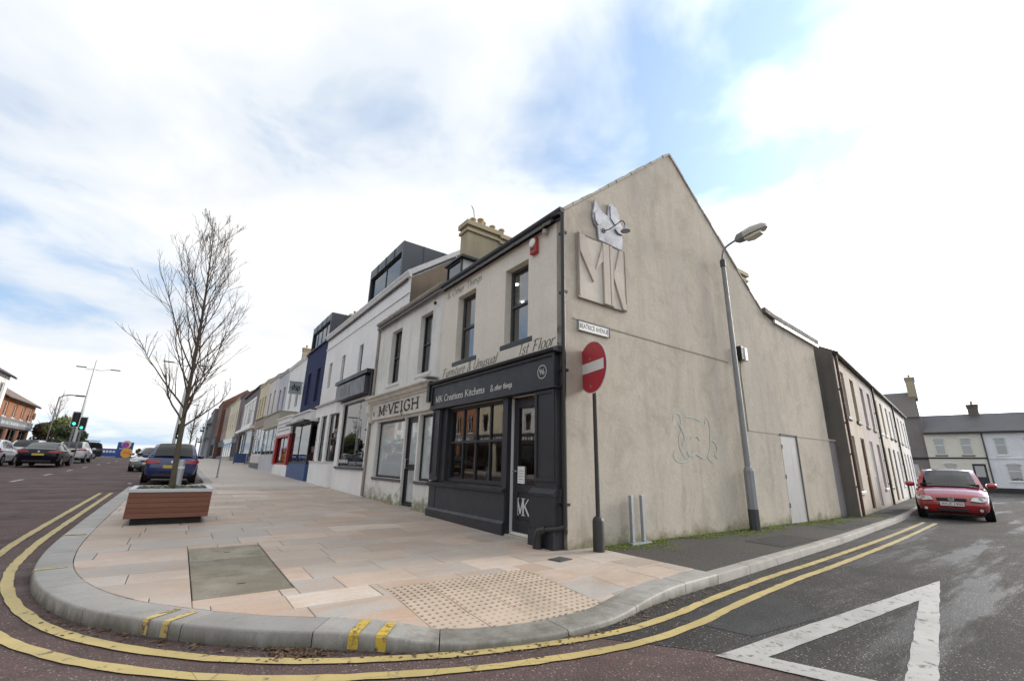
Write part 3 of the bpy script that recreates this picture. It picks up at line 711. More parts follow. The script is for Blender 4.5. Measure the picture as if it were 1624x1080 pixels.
SLATEB = render_mat('slate_blue_cladding', (.13,.16,.18), .15)
CHAR = M('charcoal_joinery', (.026,.027,.033), .45, .15, 2, dirt=.2, dcol=(.06,.058,.055)); CHAR2 = M('charcoal_panel', (.034,.035,.042), .5, .12, 2)
BLACKF = M('black_frame', (.012,.012,.014), .4, .1); WFRAME = M('white_frame', (.72,.72,.70), .4, .06); DGREY = M('dark_grey_frame', (.05,.053,.06), .45)
STONE = M('stone_trim', (.40,.37,.31), .8, .2, 3, dirt=.4, streak=.3); PIPE = M('black_pipe', (.02,.019,.019), .4, .3, 5)
SLATE = slate_mat('roof_slate', (.075,.073,.078)); SLATE2 = slate_mat('brown_roof_slate', (.10,.085,.078)); ZINC = M('zinc_cladding', (.055,.06,.07), .42, .12, 1.5, metal=.3)
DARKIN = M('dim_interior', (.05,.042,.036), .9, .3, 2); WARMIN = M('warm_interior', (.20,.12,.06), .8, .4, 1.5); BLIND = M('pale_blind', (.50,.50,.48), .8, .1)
CHIM = render_mat('chimney_render', (.42,.36,.25), .35, streak=.4); POT = M('clay_pot', (.40,.30,.17), .8, .2); LEAD = M('lead_flashing', (.42,.42,.43), .6, .3, 8)
TERR = [render_mat('terrace_render_%d' % i, c, .25, streak=.4, base=.7) for i, c in enumerate([(.56,.49,.41), (.52,.475,.46), (.66,.60,.52), (.76,.73,.69), (.76,.72,.67), (.80,.80,.81)])]

def wall_holes(m, u0, u1, z0, z1, holes, d=0.0, t=.16, mi=0):
    us = sorted({u0, u1, *[v for h in holes for v in h[:2]]}); zs = sorted({z0, z1, *[v for h in holes for v in h[2:4]]})
    us = [u for u in us if u0-1e-6 <= u <= u1+1e-6]; zs = [z for z in zs if z0-1e-6 <= z <= z1+1e-6]
    for a, b in zip(us, us[1:]):
        for c, e in zip(zs, zs[1:]):
            mu, mz = (a+b)/2, (c+e)/2
            if any(h[0] < mu < h[1] and h[2] < mz < h[3] for h in holes): continue
            m.face(((a,d,c),(b,d,c),(b,d,e),(a,d,e)), mi)
    for a, b, c, e in [h[:4] for h in holes]:
        m.face(((a,d,c),(a,d+t,c),(a,d+t,e),(a,d,e)), mi); m.face(((b,d,c),(b,d,e),(b,d+t,e),(b,d+t,c)), mi)
        m.face(((a,d,e),(a,d+t,e),(b,d+t,e),(b,d,e)), mi); m.face(((a,d,c),(b,d,c),(b,d+t,c),(a,d+t,c)), mi)
    return m
def rect_ring(m, u0, u1, z0, z1, w, d0, d1):
    m.box(u0, u0+w, d0, d1, z0, z1); m.box(u1-w, u1, d0, d1, z0, z1); m.box(u0+w, u1-w, d0, d1, z0, z0+w); m.box(u0+w, u1-w, d0, d1, z1-w, z1); return m
def window(par, u0, u1, z0, z1, d, frame, cols=1, rows=2, glass=None, sill=None, back=None, fw=.055, sillh=.09, sillw=.10, split=.5, bar=None, proud=.06):
    """sash or casement: frame mesh, each pane and the sill its own piece"""
    glass = glass or GLASS; bar = bar or fw*.8; m = MB(); rect_ring(m, u0, u1, z0, z1, fw, d, d+.06)
    zs = [z0+fw, z1-fw] if rows == 1 else [z0+fw, z0+(z1-z0)*split, z1-fw]
    us = [u0+fw+(u1-u0-2*fw)*i/cols for i in range(cols+1)]
    for u in us[1:-1]: m.box(u-bar/2, u+bar/2, d+.006, d+.05, z0+fw, z1-fw)
    if rows == 2: m.box(u0+fw, u1-fw, d-.008, d+.045, zs[1]-bar*.6, zs[1]+bar*.6)
    w = m.build('window', frame, par)
    for i in range(cols):
        for j in range(len(zs)-1):
            MB().face([(us[i],d+.03,zs[j]),(us[i+1],d+.03,zs[j]),(us[i+1],d+.03,zs[j+1]),(us[i],d+.03,zs[j+1])]).build('pane', glass, w, fix=False)
    if sill: MB().box(u0-sillw*.6, u1+sillw*.6, d-.06-proud-.1, d+.02, z0-sillh, z0-.002).build('sill', sill, w, bevel=.008)
    if back: MB().face([(u0,d+.16,z0),(u1,d+.16,z0),(u1,d+.16,z1),(u0,d+.16,z1)]).build('blind', back, w, fix=False)
    return w
def shell(m, u0, u1, d0, d1, z0, ze, zr=None, dr=None, mi=0):
    """side and back walls; with a ridge the sides become gables"""
    for u in (u0, u1):
        if zr: m.face([(u,d0,z0),(u,d1,z0),(u,d1,ze),(u,dr,zr),(u,d0,ze)], mi)
        else: m.face([(u,d0,z0),(u,d1,z0),(u,d1,ze),(u,d0,ze)], mi)
    m.face([(u0,d1,z0),(u1,d1,z0),(u1,d1,ze),(u0,d1,ze)], mi); return m
def roof(par, u0, u1, d0, d1, ze, zr, mat, over=.15, th=.07, dr=None, side=.0, name='roof'):
    dr = dr or (d0+d1)/2; k = (zr-ze)/(dr-d0); k2 = (zr-ze)/(d1-dr); m = MB()
    m.prism([(d0-over, ze-k*over), (d0-over, ze-k*over+th), (dr, zr+th), (d1+over, ze-k2*over+th), (d1+over, ze-k2*over), (dr, zr)], u0-side, u1+side, 'x')
    return m.build(name, mat, par)
def gutter(par, u0, u1, d, z, mat=None, r=.055): 
    m = MB(); m.prism([(d-.01, z+.01), (d-2*r, z+.01), (d-2*r, z-.4*r), (d-1.6*r, z-1.2*r), (d-r, z-1.5*r), (d-.4*r, z-1.2*r), (d-.01, z-.5*r)], u0, u1, 'x'); return m.build('gutter', mat or PIPE, par, smooth=40)
def pipe(par, pts, r=.038, mat=None, brackets=()):
    m = MB(); m.tube(smooth_path(pts, 3) if len(pts) > 2 else pts, r, 8)
    o = m.build('downpipe', mat or PIPE, par, smooth=50)
    for (u, d, z) in brackets: MB().box(u-.085, u+.05, d-.012, d+.07, z-.02, z+.02).build('bracket', mat or PIPE, o)
    return o
def chimney(par, u0, u1, d0, d1, z0, z1, mat=None, pots=2, axis='u', potmat=None):
    m = MB(); m.box(u0, u1, d0, d1, z0, z1); m.box(u0-.05, u1+.05, d0-.05, d1+.05, z1-.30, z1-.22); m.box(u0-.07, u1+.07, d0-.07, d1+.07, z1-.12, z1+.02)
    o = m.build('chimney', mat or CHIM, par)
    for i in range(pots):
        t = (i+.5)/pots; u, d = (u0+(u1-u0)*t, (d0+d1)/2) if axis == 'u' else ((u0+u1)/2, d0+(d1-d0)*t)
        MB().lathe([(.085,z1+.02),(.10,z1+.05),(.075,z1+.1),(.085,z1+.27),(.105,z1+.29),(.1,z1+.33),(.06,z1+.33)], (u,d,0), 10).build('chimney_pot', potmat or POT, o, smooth=50)
    return o
def door(par, u0, u1, z0, z1, d, mat, glazed=None, handle=True, panels=2, fan=False):
    m = MB(); m.box(u0+.04, u1-.04, d+.02, d+.06, z0, z1-.04); m.box(u0, u0+.04, d-.01, d+.07, z0, z1); m.box(u1-.04, u1, d-.01, d+.07, z0, z1); m.box(u0+.04, u1-.04, d-.01, d+.07, z1-.04, z1)
    o = m.build('door', mat, par)
    for i in range(panels):
        a = z0+.12+(z1-z0-.2)*i/panels; b = a+(z1-z0-.2)/panels-.1
        if i == panels-1 and glazed: MB().face([(u0+.13,d+.016,a),(u1-.13,d+.016,a),(u1-.13,d+.016,b),(u0+.13,d+.016,b)]).build('pane', glazed, o, fix=False)
        else: rect_ring(MB(), u0+.12, u1-.12, a, b, .025, d+.008, d+.021).build('panel_moulding', mat, o)
    if handle: MB().tube([(u0+.11,d+.02,z0+1.0),(u0+.11,d-.03,z0+1.0),(u0+.2,d-.03,z0+1.0)], .011, 6).build('handle', M('steel', (.55,.55,.55), .3, metal=.9), o)
    return o
def vert(m, u0, u1, d0, d1, z0, z1): return m.box(u0, u1, d0, d1, z0, z1)
def row_house(name, label, yl, group=None): return thing(name, label, 'building', (0, yl, 0), -pi/2, group)
RG = 'shop buildings along the main street'
# ================================================================ corner building (number 96)
Bm = row_house('corner_shop_building', 'cream corner building with charcoal shopfront and big bare rendered gable', 4.45)
def Y(y): return 4.45-y
UX, VZ, NF = (1,0,0), (0,0,1), (0,-1,0)
m = MB()
win = [(Y(1.75),Y(1.0),3.40,4.96), (Y(3.70),Y(2.90),3.40,4.98)]
wall_holes(m, 0, 4.45, 0, 5.5, win+[(Y(3.80),Y(1.58),.76,2.34), (Y(1.44),Y(.60),.07,2.34)], 0, .17)
m.face([(0,0,0),(0,7,0),(0,7,5.3),(0,3.37,8.15),(0,0,5.5)]); m.face([(0,7,0),(4.4,7,0),(4.4,7,5.3),(0,7,5.3)])
m.build('front_wall', CREAM, Bm)
# gable wall with its rear return, one rendered skin
gp = [(0.0,-.05),(10.12,-.05),(10.12,4.88),(7.5,5.1),(7.02,5.24),(3.37,8.30),(0.0,5.5)]
m = MB(); n_ = len(gp)
m.prism(gp, 4.25, 4.452, 'x'); m.box(1.2, 4.24, 10.0, 10.118, 0, 4.8)
gw = m.build('gable_wall', GABLE, Bm)
# string course scratch line and shallow render joints, their shade painted as a dark tone
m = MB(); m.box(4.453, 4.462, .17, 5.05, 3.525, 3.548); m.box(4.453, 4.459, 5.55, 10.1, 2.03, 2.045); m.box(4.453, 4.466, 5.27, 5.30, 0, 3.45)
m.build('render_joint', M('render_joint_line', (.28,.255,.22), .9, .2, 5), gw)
# verge coping
m = MB()
for (a, b) in (((-.02,5.52),(3.37,8.33)), ((3.37,8.33),(7.04,5.25))):
    d = Vector((b[0]-a[0], b[1]-a[1])).normalized(); n = Vector((-d.y, d.x))
    if n.y < 0: n = -n
    K = 14; A2, B2 = Vector(a), Vector(b)
    for k in range(K):
        p, q = A2.lerp(B2, k/K), A2.lerp(B2, (k+1)/K-.004); t0, t1 = random.uniform(.015,.045), random.uniform(.015,.045); w = 4.466+random.uniform(0,.016)
        m.prism([(p.x,p.y-.03),(q.x,q.y-.03),(q.x+n.x*t1,q.y+n.y*t1),(p.x+n.x*t0,p.y+n.y*t0)], 4.2, w, 'x')
m.build('verge_coping', M('cement_verge', (.40,.375,.33), .9, .2, 3, dirt=.4), gw)
r_ = roof(Bm, 0, 4.22, 0, 7.0, 5.42, 8.2, SLATE, .12, dr=3.37)
gutter(Bm, -.02, 4.47, -.0, 5.52, PIPE, .06)
MB().box(0, 4.45, -.025, .02, 5.36, 5.47).build('fascia_board', PIPE, Bm)
for y in (.35, 1.3, 2.6, 3.7): MB().tube([(Y(y),-.03,5.40),(Y(y)-.05,-.16,5.34)], .018, 6).build('gutter_bracket', M('rust_bracket', (.25,.20,.14), .8), Bm)
# sash windows up stairs
for (a, b, c, d) in win: window(Bm, a, b, c, d, .15, DGREY, 1, 2, GLASS, CHAR, None, .06, sillh=.1, sillw=.22, split=.5, proud=.0)
# rooms behind the glass
WROOM = M('pale_room', (.62,.62,.60), .9); 
m = MB(); m.face([(.1,.3,5.2),(4.2,.3,5.2),(4.2,3.2,5.2),(.1,3.2,5.2)]); m.face([(.1,3.2,2.75),(4.2,3.2,2.75),(4.2,3.2,5.2),(.1,3.2,5.2)]); m.face([(.1,.18,2.75),(4.2,.18,2.75),(4.2,3.2,2.75),(.1,3.2,2.75)])
m.face([(.1,.2,2.75),(.1,3.2,2.75),(.1,3.2,5.2),(.1,.2,5.2)]); m.face([(4.2,.2,2.75),(4.2,3.2,2.75),(4.2,3.2,5.2),(4.2,.2,5.2)])
rm = m.build('upper_room', WROOM, Bm, fix=False)
for (y, d) in ((1.1,.75),(.95,1.7),(2.6,.9),(3.4,1.7)): MB().lathe([(.03,5.175),(.03,5.19)], (Y(y),d,0), 12).build('downlight', emit('downlight_glow', (1,.95,.85), 28), rm)
m = MB(); m.face([(.1,.18,.06),(4.2,.18,.06),(4.2,4.2,.06),(.1,4.2,.06)]); m.face([(.1,4.2,.06),(4.2,4.2,.06),(4.2,4.2,2.6),(.1,4.2,2.6)]); m.face([(.1,.18,2.6),(4.2,.18,2.6),(4.2,4.2,2.6),(.1,4.2,2.6)])
m.face([(.1,.2,.06),(.1,4.2,.06),(.1,4.2,2.6),(.1,.2,2.6)]); m.face([(4.2,.2,.06),(4.2,4.2,.06),(4.2,4.2,2.6),(4.2,.2,2.6)])
rm = m.build('shop_room', WARMIN, Bm, fix=False)
for (y, d) in ((1.2,1.6),(2.5,1.4),(3.3,2.2)): MB().lathe([(.05,2.585),(.05,2.595)], (Y(y),d,0), 10).build('downlight', emit('warm_downlight', (1,.72,.42), 14), rm)  # unseen lights added to warm the dim shop interior
WOOD = M('oak_wood', (.30,.16,.07), .5, .3, 4)
# --- shopfront joinery
m = MB(); m.box(Y(4.38), Y(.12), -.15, -.005, 2.405, 2.89); fb = m.build('fascia_board', CHAR2, Bm)
m = MB(); rect_ring(m, Y(4.42), Y(.08), 2.385, 2.915, .045, -.185, -.152); m.box(Y(4.44), Y(.06), -.20, -.004, 2.345, 2.384); m.build('fascia_moulding', CHAR, fb)
m = MB(); m.prism([(-.005,2.917),(-.24,2.93),(-.26,2.965),(-.20,3.0),(-.005,3.035)], Y(4.48), Y(.02), 'x'); m.build('cornice', CHAR, Bm)
# right pilaster
m = MB(); m.box(Y(.60), Y(.10), -.13, -.005, .82, 2.343); pr = m.build('pilaster', CHAR, Bm, bevel=.006)
m = MB(); rect_ring(m, Y(.585), Y(.115), .93, 2.33, .05, -.152, -.132); m.build('panel_moulding', CHAR, pr)
m = MB(); m.box(Y(.64), Y(.07), -.19, -.005, .0, .72); m.prism([(-.005,.722),(-.21,.722),(-.22,.76),(-.14,.83),(-.005,.83)], Y(.65), Y(.06), 'x'); m.box(Y(.65), Y(.06), -.215, -.192, 0, .25); m.build('pilaster_base', CHAR, pr)
# left pilaster
m = MB(); m.box(Y(4.36), Y(3.98), -.12, -.005, .80, 2.343); pl_ = m.build('pilaster', CHAR, Bm, bevel=.006)
m = MB(); rect_ring(m, Y(4.34), Y(4.0), .9, 2.33, .045, -.14, -.122); m.build('panel_moulding', CHAR, pl_)
# window post left reveal, stall riser, sill
m = MB(); m.box(Y(3.979), Y(3.78), -.06, .16, .80, 2.343); m.build('window_jamb', CHAR, Bm)
m = MB(); m.box(Y(4.37), Y(1.46), -.10, -.005, .06, .70); sr = m.build('stall_riser', CHAR2, Bm)
m = MB(); m.box(Y(4.38), Y(1.45), -.145, -.102, .02, .20); m.prism([(-.102,.201),(-.145,.201),(-.102,.245)], Y(4.38), Y(1.45), 'x'); m.box(Y(4.1), Y(4.06), -.108, -.101, .25, .70); m.build('plinth', CHAR, sr)
m = MB(); m.prism([(-.005,.702),(-.16,.702),(-.17,.745),(-.05,.79),(.16,.79),(.16,.702)], Y(4.40), Y(1.44), 'x'); m.build('window_sill', CHAR, sr)
m = MB(); m.box(Y(1.585), Y(1.43), -.09, .16, .02, 2.343); m.build('door_post', CHAR, Bm)
# shop window, four lights by two
ws = MB(); u0, u1, z0, z1 = Y(3.78), Y(1.59), .80, 2.34; rect_ring(ws, u0, u1, z0, z1, .07, .02, .10)
us = [u0+.07+(u1-u0-.14)*i/4 for i in range(5)]; zt = 1.60
for u in us[1:-1]: ws.box(u-.018, u+.018, .03, .09, z0+.07, z1-.07)
ws.box(u0+.07, u1-.07, .025, .095, zt-.022, zt+.022); sw = ws.build('shop_window', CHAR, Bm)
for i in range(4):
    for a, b in ((z0+.07, zt), (zt, z1-.07)):
        MB().face([(us[i],.06,a),(us[i+1],.06,a),(us[i+1],.06,b),(us[i],.06,b)]).build('pane', GLASSD, sw, fix=False)
# door
d0, d1 = Y(1.42), Y(.645); m = MB(); z0, z1 = .09, 2.30
m.box(d0, d0+.13, .05, .10, z0, z1); m.box(d1-.13, d1, .05, .10, z0, z1); m.box(d0+.13, d1-.13, .05, .10, z1-.16, z1); m.box(d0+.13, d1-.13, .05, .10, .72, .84); m.box(d0+.13, d1-.13, .05, .10, z0, .28); m.box(d0+.13, d1-.13, .07, .09, .28, .72)
dr_ = m.build('door', CHAR, Bm, bevel=.004)
MB().face([(d0+.13,.075,.84),(d1-.13,.075,.84),(d1-.13,.075,z1-.16),(d0+.13,.075,z1-.16)]).build('pane', GLASSD, dr_, fix=False)
MB().box(d0-.022, d0-.004, .0, .06, .08, 2.32).build('edge_trim', WFRAME, dr_)
MB().box(d0+.13, d0+.13+.19, .052, .068, .86, 1.14).build('paper_notice', M('paper', (.72,.74,.72), .8, .05), dr_)
m = MB()
for i in range(4): m.box(d0+.17, d0+.26+random.uniform(0,.04), .0505, .0515, .93+.045*i, .936+.045*i)
m.build('notice_writing', BLACKF, dr_)
MB().tube([(d0+.07,.05,1.06),(d0+.07,.0,1.06),(d0+.15,.0,1.06)], .012, 8).build('handle', M('steel', (.55,.55,.55), .3, metal=.9), dr_)
SILV = M('silver_lettering', (.62,.62,.62), .45, .05)
m = MB(); strokes(m, 'M', (d0+.105,.066,.36), UX, VZ, NF, .26, .15, 0, True, .22, thin=.3); strokes(m, 'K', (d0+.265,.066,.36), UX, VZ, NF, .26, .15, 0, True, .20, thin=.3)
m.build('door_lettering', SILV, dr_, fix=False)
MB().box(Y(1.45), Y(.6), -.10, .16, -.02, .05).build('threshold', STONE, Bm, bevel=.01)
MB().box(Y(1.42), Y(.645), .02, .06, .052, .085).build('weather_bar', WFRAME, Bm)
# lettering
WL = M('white_lettering', (.66,.65,.62), .6, .06); BLK = M('black_lettering', (.03,.028,.028), .7, .2, 8); FADED = M('faded_black_lettering', (.085,.078,.07), .8, .3, 8, dirt=.9, dcol=(.30,.28,.25))
m = MB(); strokes(m, 'MK Creations Kitchens', (Y(4.20),-.155,2.50), UX, VZ, NF, .135, .17, 0, True, 2.08, thin=.4); m.build('shop_lettering', WL, fb, fix=False)
m = MB(); strokes(m, '&', (Y(1.93),-.155,2.49), UX, VZ, NF, .12, .14, 0, False, .12); strokes(m, 'other things', (Y(1.78),-.155,2.495), UX, VZ, NF, .105, .15, 0, False, .56); m.build('small_lettering', WL, fb, fix=False)
m = MB(); font_mesh(m, '96', (Y(.465),-.155,2.592), UX, VZ, NF, .098, .13); m.build('house_number', WL, fb, fix=False)
ring = [(Y(.40)+.115*cos(a), .115*sin(a)+2.64) for a in [2*pi*i/28 for i in range(29)]]; rin = [(Y(.40)+.103*cos(a), .103*sin(a)+2.64) for a in [2*pi*i/28 for i in range(29)]]
m = MB(); m.strip([(x,-.157,z) for x, z in ring], [(x,-.157,z) for x, z in rin]); m.build('number_ring', WL, fb, fix=False)
for tx_, yy, zz, sz, sh_, wd in (('Furniture & Unusual',4.28,3.10,.20,.38,2.30), ('1st Floor',1.28,3.10,.20,.38,1.0), ('& Other Things',4.28,5.09,.165,.12,1.62)):
    m = MB(); strokes(m, tx_, (Y(yy),0,zz), UX, VZ, NF, sz, .105, sh_, False, wd, thin=.32); m.build('painted_lettering', FADED, Bm, fix=False)
# downpipe on the corner
pipe(Bm, [(4.2,-.07,5.47),(4.40,-.07,5.45),(4.475,-.065,5.38),(4.475,-.065,5.2),(4.475,-.065,3),(4.475,-.065,.45),(4.475,-.07,.34),(4.40,-.16,.29),(4.22,-.27,.26)], .036, PIPE, [(4.46,-.06,z) for z in (5.05,3.95,2.62,.62)])
m = MB(); m.tube([(4.26,-.25,.27),(4.17,-.29,.24),(4.14,-.30,.14),(4.14,-.30,-.01)], [.05,.065,.07,.075], 10); m.build('drain_shoe', PIPE, Bm, smooth=50)
# dormer
D0, D1 = Y(4.58), Y(3.78)
m = MB(); m.box(D0+.04, D1-.04, .12, 1.3, 5.62, 6.08); dm = m.build('dormer', WHITE2, Bm)
m = MB(); m.box(D0-.06, D1+.08, .02, 1.5, 6.09, 6.15); m.build('dormer_roof', CHAR, dm); m = MB(); rect_ring(m, D0+.02, D1-.02, 5.66, 6.08, .045, .07, .118); w_ = m.build('window', BLACKF, dm)
MB().face([(D0+.06,.10,5.7),(D1-.06,.10,5.7),(D1-.06,.10,6.04),(D0+.06,.10,6.04)]).build('pane', glass_mat('sky_glass', (.05,.06,.08), 2.6), w_, fix=False)
# chimney stack on the party wall
ch = chimney(Bm, Y(5.12), Y(4.72), .72, 1.75, 6.2, 7.78, CHIM, 1, 'd'); ch2 = chimney(Bm, Y(5.56), Y(5.135), 1.05, 2.45, 6.2, 8.0, CHIM, 4, 'd')
MB().tube([(Y(4.9),1.0,8.1),(Y(4.95),1.0,8.35),(Y(5.0),.95,8.5)], .012, 5).build('pot_wire', PIPE, ch)
MB().lathe([(.02,0),(.05,.03),(.05,.10),(.02,.12)], (Y(.45),-.06,5.2), 8).build('security_light', STONE, Bm)
chimney(Bm, Y(1.95), Y(1.45), 9.1, 9.65, 5.0, 7.55, CHIM, 1, 'd')
# rear return: lean roof edge, white fascia, flush door
m = MB(); m.prism([(7.1,5.20),(7.6,5.125),(10.36,4.905),(10.36,5.02),(7.6,5.25),(7.1,5.34)], 1.4, 4.54, 'x'); rr = m.build('return_roof', M('roof_felt', (.13,.125,.12), .8, .3, 3), Bm)
m = MB(); m.prism([(7.62,5.02),(10.34,4.80),(10.34,4.90),(7.62,5.12)], 4.47, 4.525, 'x'); m.build('white_fascia', WFRAME, rr)
m = MB(); m.box(4.40, 4.456, 7.13, 7.99, .0, 2.02); gd = m.build('gable_door', M('pale_grey_door', (.40,.39,.385), .6, .15, 2, streak=.4), Bm)
m = MB(); m.box(4.457, 4.475, 7.99, 8.035, 0, 2.05); m.box(4.457, 4.475, 7.1, 8.035, 2.022, 2.06); m.build('door_frame', M('door_gap', (.10,.095,.09), .8), gd)
for z in (.35,1.0,1.7): MB().box(4.457, 4.466, 7.14, 7.17, z, z+.1).build('hinge', PIPE, gd)

# ---- things fixed to the corner building (world coordinates: gable face y = 0, looking along +y)
GX, GN = (1,0,0), (0,-1,0)
t = thing('relief_monogram', 'large rectangular plaster relief of the letters MK high on the gable', 'relief', (.9,0,4.55))
RELP = render_mat('relief_plaster', (.58,.53,.47), .3, streak=.3); REL2 = render_mat('relief_letters', (.54,.48,.42), .3, streak=.3)
m = MB(); m.box(-.62,.62,-.035,-.002,-.61,.61); pn = m.build('panel', RELP, t)
m = MB(); rect_ring(m, -.63,.63,-.62,.62,.012,-.045,-.036); m.build('border', M('relief_edge', (.24,.20,.165), .9), pn)
def bar(m, a, b, w, y0=-.085, y1=-.036):
    a, b = Vector(a), Vector(b); d = (b-a).normalized(); n = Vector((-d.y, d.x))*w/2
    m.prism([tuple(a+n), tuple(b+n), tuple(b-n), tuple(a-n)], y0, y1, 'y')
def letter(name, bars):
    m = MB()
    for i, (pts, y0) in enumerate(bars): m.prism(pts, -.036+(y0+.036)*.6, -.036, 'y')
    m.build(name, REL2, t, bevel=.006)
letter('letter_m', [([(-.60,-.58),(-.57,-.58),(-.57,.60),(-.60,.60)], -.062), ([(-.60,.60),(-.46,.60),(-.20,-.02),(-.26,-.24),(-.60,.28)][:3]+[(-.26,-.26),(-.585,.26)], -.088), ([(-.24,-.12),(.02,.60),(.12,.60),(.12,.36),(-.17,.02)], -.080), ([(.0,-.6),(.17,-.6),(.17,.60),(.0,.60)], -.092)])
letter('letter_k', [([(.19,-.6),(.27,-.6),(.27,.60),(.19,.60)], -.085), ([(.27,-.02),(.47,.60),(.59,.60),(.33,-.02)], -.078), ([(.27,.16),(.36,.06),(.60,-.50),(.60,-.60),(.50,-.60),(.27,-.02)], -.090)])
# silver head-shaped cut-out above the letters
t = thing('silver_head_relief', 'silver sheet-metal animal head standing on the MK relief', 'relief', (1.15,0,5.19))
SM = M('brushed_silver', (.40,.40,.43), .45, .55, 5, .5, 14, metal=.15, dirt=.7, dcol=(.20,.20,.22))
out = [(-.33,0),(.30,-.02),(.34,.12),(.33,.30),(.40,.36),(.42,.44),(.36,.50),(.30,.56),(.27,.74),(.20,.86),(.08,.90),(-.02,.88),(-.04,.72),(-.07,.60),(-.18,.62),(-.30,.70),(-.42,.82),(-.43,.66),(-.46,.56),(-.47,.42),(-.42,.30),(-.35,.24)]
m = MB(); m.prism(out, -.05, -.012, 'y'); hd = m.build('head_plate', SM, t, bevel=.006)
MB().prism([(-.44,.52),(-.34,.60),(-.22,.52),(-.24,.36),(-.36,.28),(-.43,.36)], -.075, -.051, 'y').build('ear_plate', SM, hd, bevel=.006); MB().prism([(0,.84),(.08,.86),(.18,.80),(.24,.62),(.14,.44),(.0,.56)], -.07, -.051, 'y').build('ear_plate', SM, hd, bevel=.006)
m = MB(); m.prism([(.10,.36),(.22,.45),(.36,.46),(.40,.40),(.32,.30),(.18,.30)], -.085, -.051, 'y'); m.build('snout_plate', SM, hd, bevel=.006)
# gooseneck lamp lighting the relief
t = thing('gooseneck_lamp', 'black gooseneck wall lamp with silver shade over the silver head', 'lamp', (.95,-.05,5.42))
m = MB(); m.tube(smooth_path([(0,0,0),(.08,-.07,.03),(.19,-.15,.13),(.28,-.20,.22),(.34,-.21,.21),(.36,-.22,.14)], 5), .010, 8); m.build('neck', BLACKF, t, smooth=60)
m = MB(); m.lathe([(.02,.14),(.03,.115),(.04,.085),(.09,.03),(.095,.022),(.088,.022),(.04,.06)], (.36,-.22,0), 16); m.build('shade', SM, t, smooth=40)
m = MB(); m.lathe([(.05,-.012),(.05,0)], (0,.0,0), 10, 'y'); m.build('wall_rose', BLACKF, t)
# street name plate
t = thing('street_name_plate', 'grey framed street name plate reading BEATRICE AVENUE on the gable', 'sign', (.66,0,3.44))
m = MB(); m.box(-.375,.375,-.02,-.002,-.085,.085); bp = m.build('plate', M('plate_white', (.70,.70,.68), .5, .08), t)
m = MB(); rect_ring(m, -.39,.39,-.10,.10,.022,-.032,-.021); m.build('frame', M('plate_frame', (.16,.155,.15), .7, .3), t, bevel=.008)
m = MB(); font_mesh(m, 'BEATRICE AVENUE', (-.345,-.018,-.042), GX, VZ, GN, .085, .69); m.build('lettering', BLK, bp, fix=False)
# alarm box on the front
t = thing('alarm_box', 'red and white alarm box below the gutter of the cream building', 'alarm', (0,.78,5.12))
m = MB(); m.box(-.085,-.002,-.09,.09,-.17,.15); m.build('casing', M('alarm_red', (.42,.03,.03), .4), t, bevel=.02, seg=2)
m = MB(); m.lathe([(.085,-.10),(.085,-.088),(.06,-.105)], (0,.0,.05), 16, 'x'); m.build('white_disc', WFRAME, t)
m = MB(); m.box(-.094,-.086,-.05,.05,-.10,-.055); m.build('strobe', BLACKF, t)
# junction box and cable
t = thing('junction_box', 'black and white electrical junction box high on the gable by the lamp post', 'box', (5.60,0,3.82))
m = MB(); m.box(-.13,.0,-.12,-.002,-.17,.17); m.build('meter', BLACKF, t, bevel=.01); m = MB(); m.box(.004,.13,-.14,-.002,-.18,.15); m.build('white_cover', WFRAME, t, bevel=.015)
m = MB(); 
for i in range(5): m.box(-.12,-.01,-.128,-.121,-.14+.06*i,-.11+.06*i)
m.build('fuse', M('fuse_grey', (.25,.25,.25), .6), t)
m = MB(); m.tube([(-.02,-.02,-.17),(-.06,-.015,-.5),(-.04,-.015,-1.2),(-.03,-.015,-1.8)], .010, 5); m.build('cable', M('green_cable', (.20,.22,.12), .7), t)
# graffiti tag, thin spray paint on the render
GR = M('pale_turquoise_spray', (.40,.44,.41), .9, .15, 6, dirt=1.0, dcol=(.42,.38,.32))
gt = thing('graffiti_tag', 'faded turquoise graffiti tag sprayed on the gable wall', 'graffiti', (3.4,0,1.75))
for k, pts in enumerate([[(2.75,2.05),(2.85,2.2),(3.0,2.15),(3.02,1.9),(2.9,1.7),(2.95,1.5),(3.1,1.35)], [(2.78,1.5),(2.7,1.4),(2.8,1.3),(3.05,1.3),(3.2,1.38),(3.15,1.5)], [(3.2,2.15),(3.45,2.16),(3.7,2.1),(3.82,2.14)], [(3.85,2.06),(3.92,2.2),(4.02,2.0),(3.95,1.6),(3.85,1.4),(4.0,1.3)], [(4.0,1.75),(4.15,1.7),(4.22,1.55),(4.1,1.45),(4.2,1.4)], [(3.3,1.75),(3.5,1.8),(3.6,1.72)], [(3.25,1.4),(3.45,1.45),(3.65,1.38),(3.8,1.42)], [(2.95,2.0),(3.1,1.75),(3.0,1.6)]]):
    P = smooth_path([(x-3.4,0,z-1.75) for x, z in pts], 5); a = []; b = []; m = MB()
    for i, p in enumerate(P):
        q = P[min(i+1,len(P)-1)]-P[max(i-1,0)]; q.normalize(); n = Vector((-q.z,0,q.x))*random.uniform(.011,.02); yy = -.0065-.0006*k
        a.append((p.x+n.x,yy,p.z+n.z)); b.append((p.x-n.x,yy,p.z-n.z))
    m.strip(a, b); m.build('spray_stroke', GR, gt, fix=False)
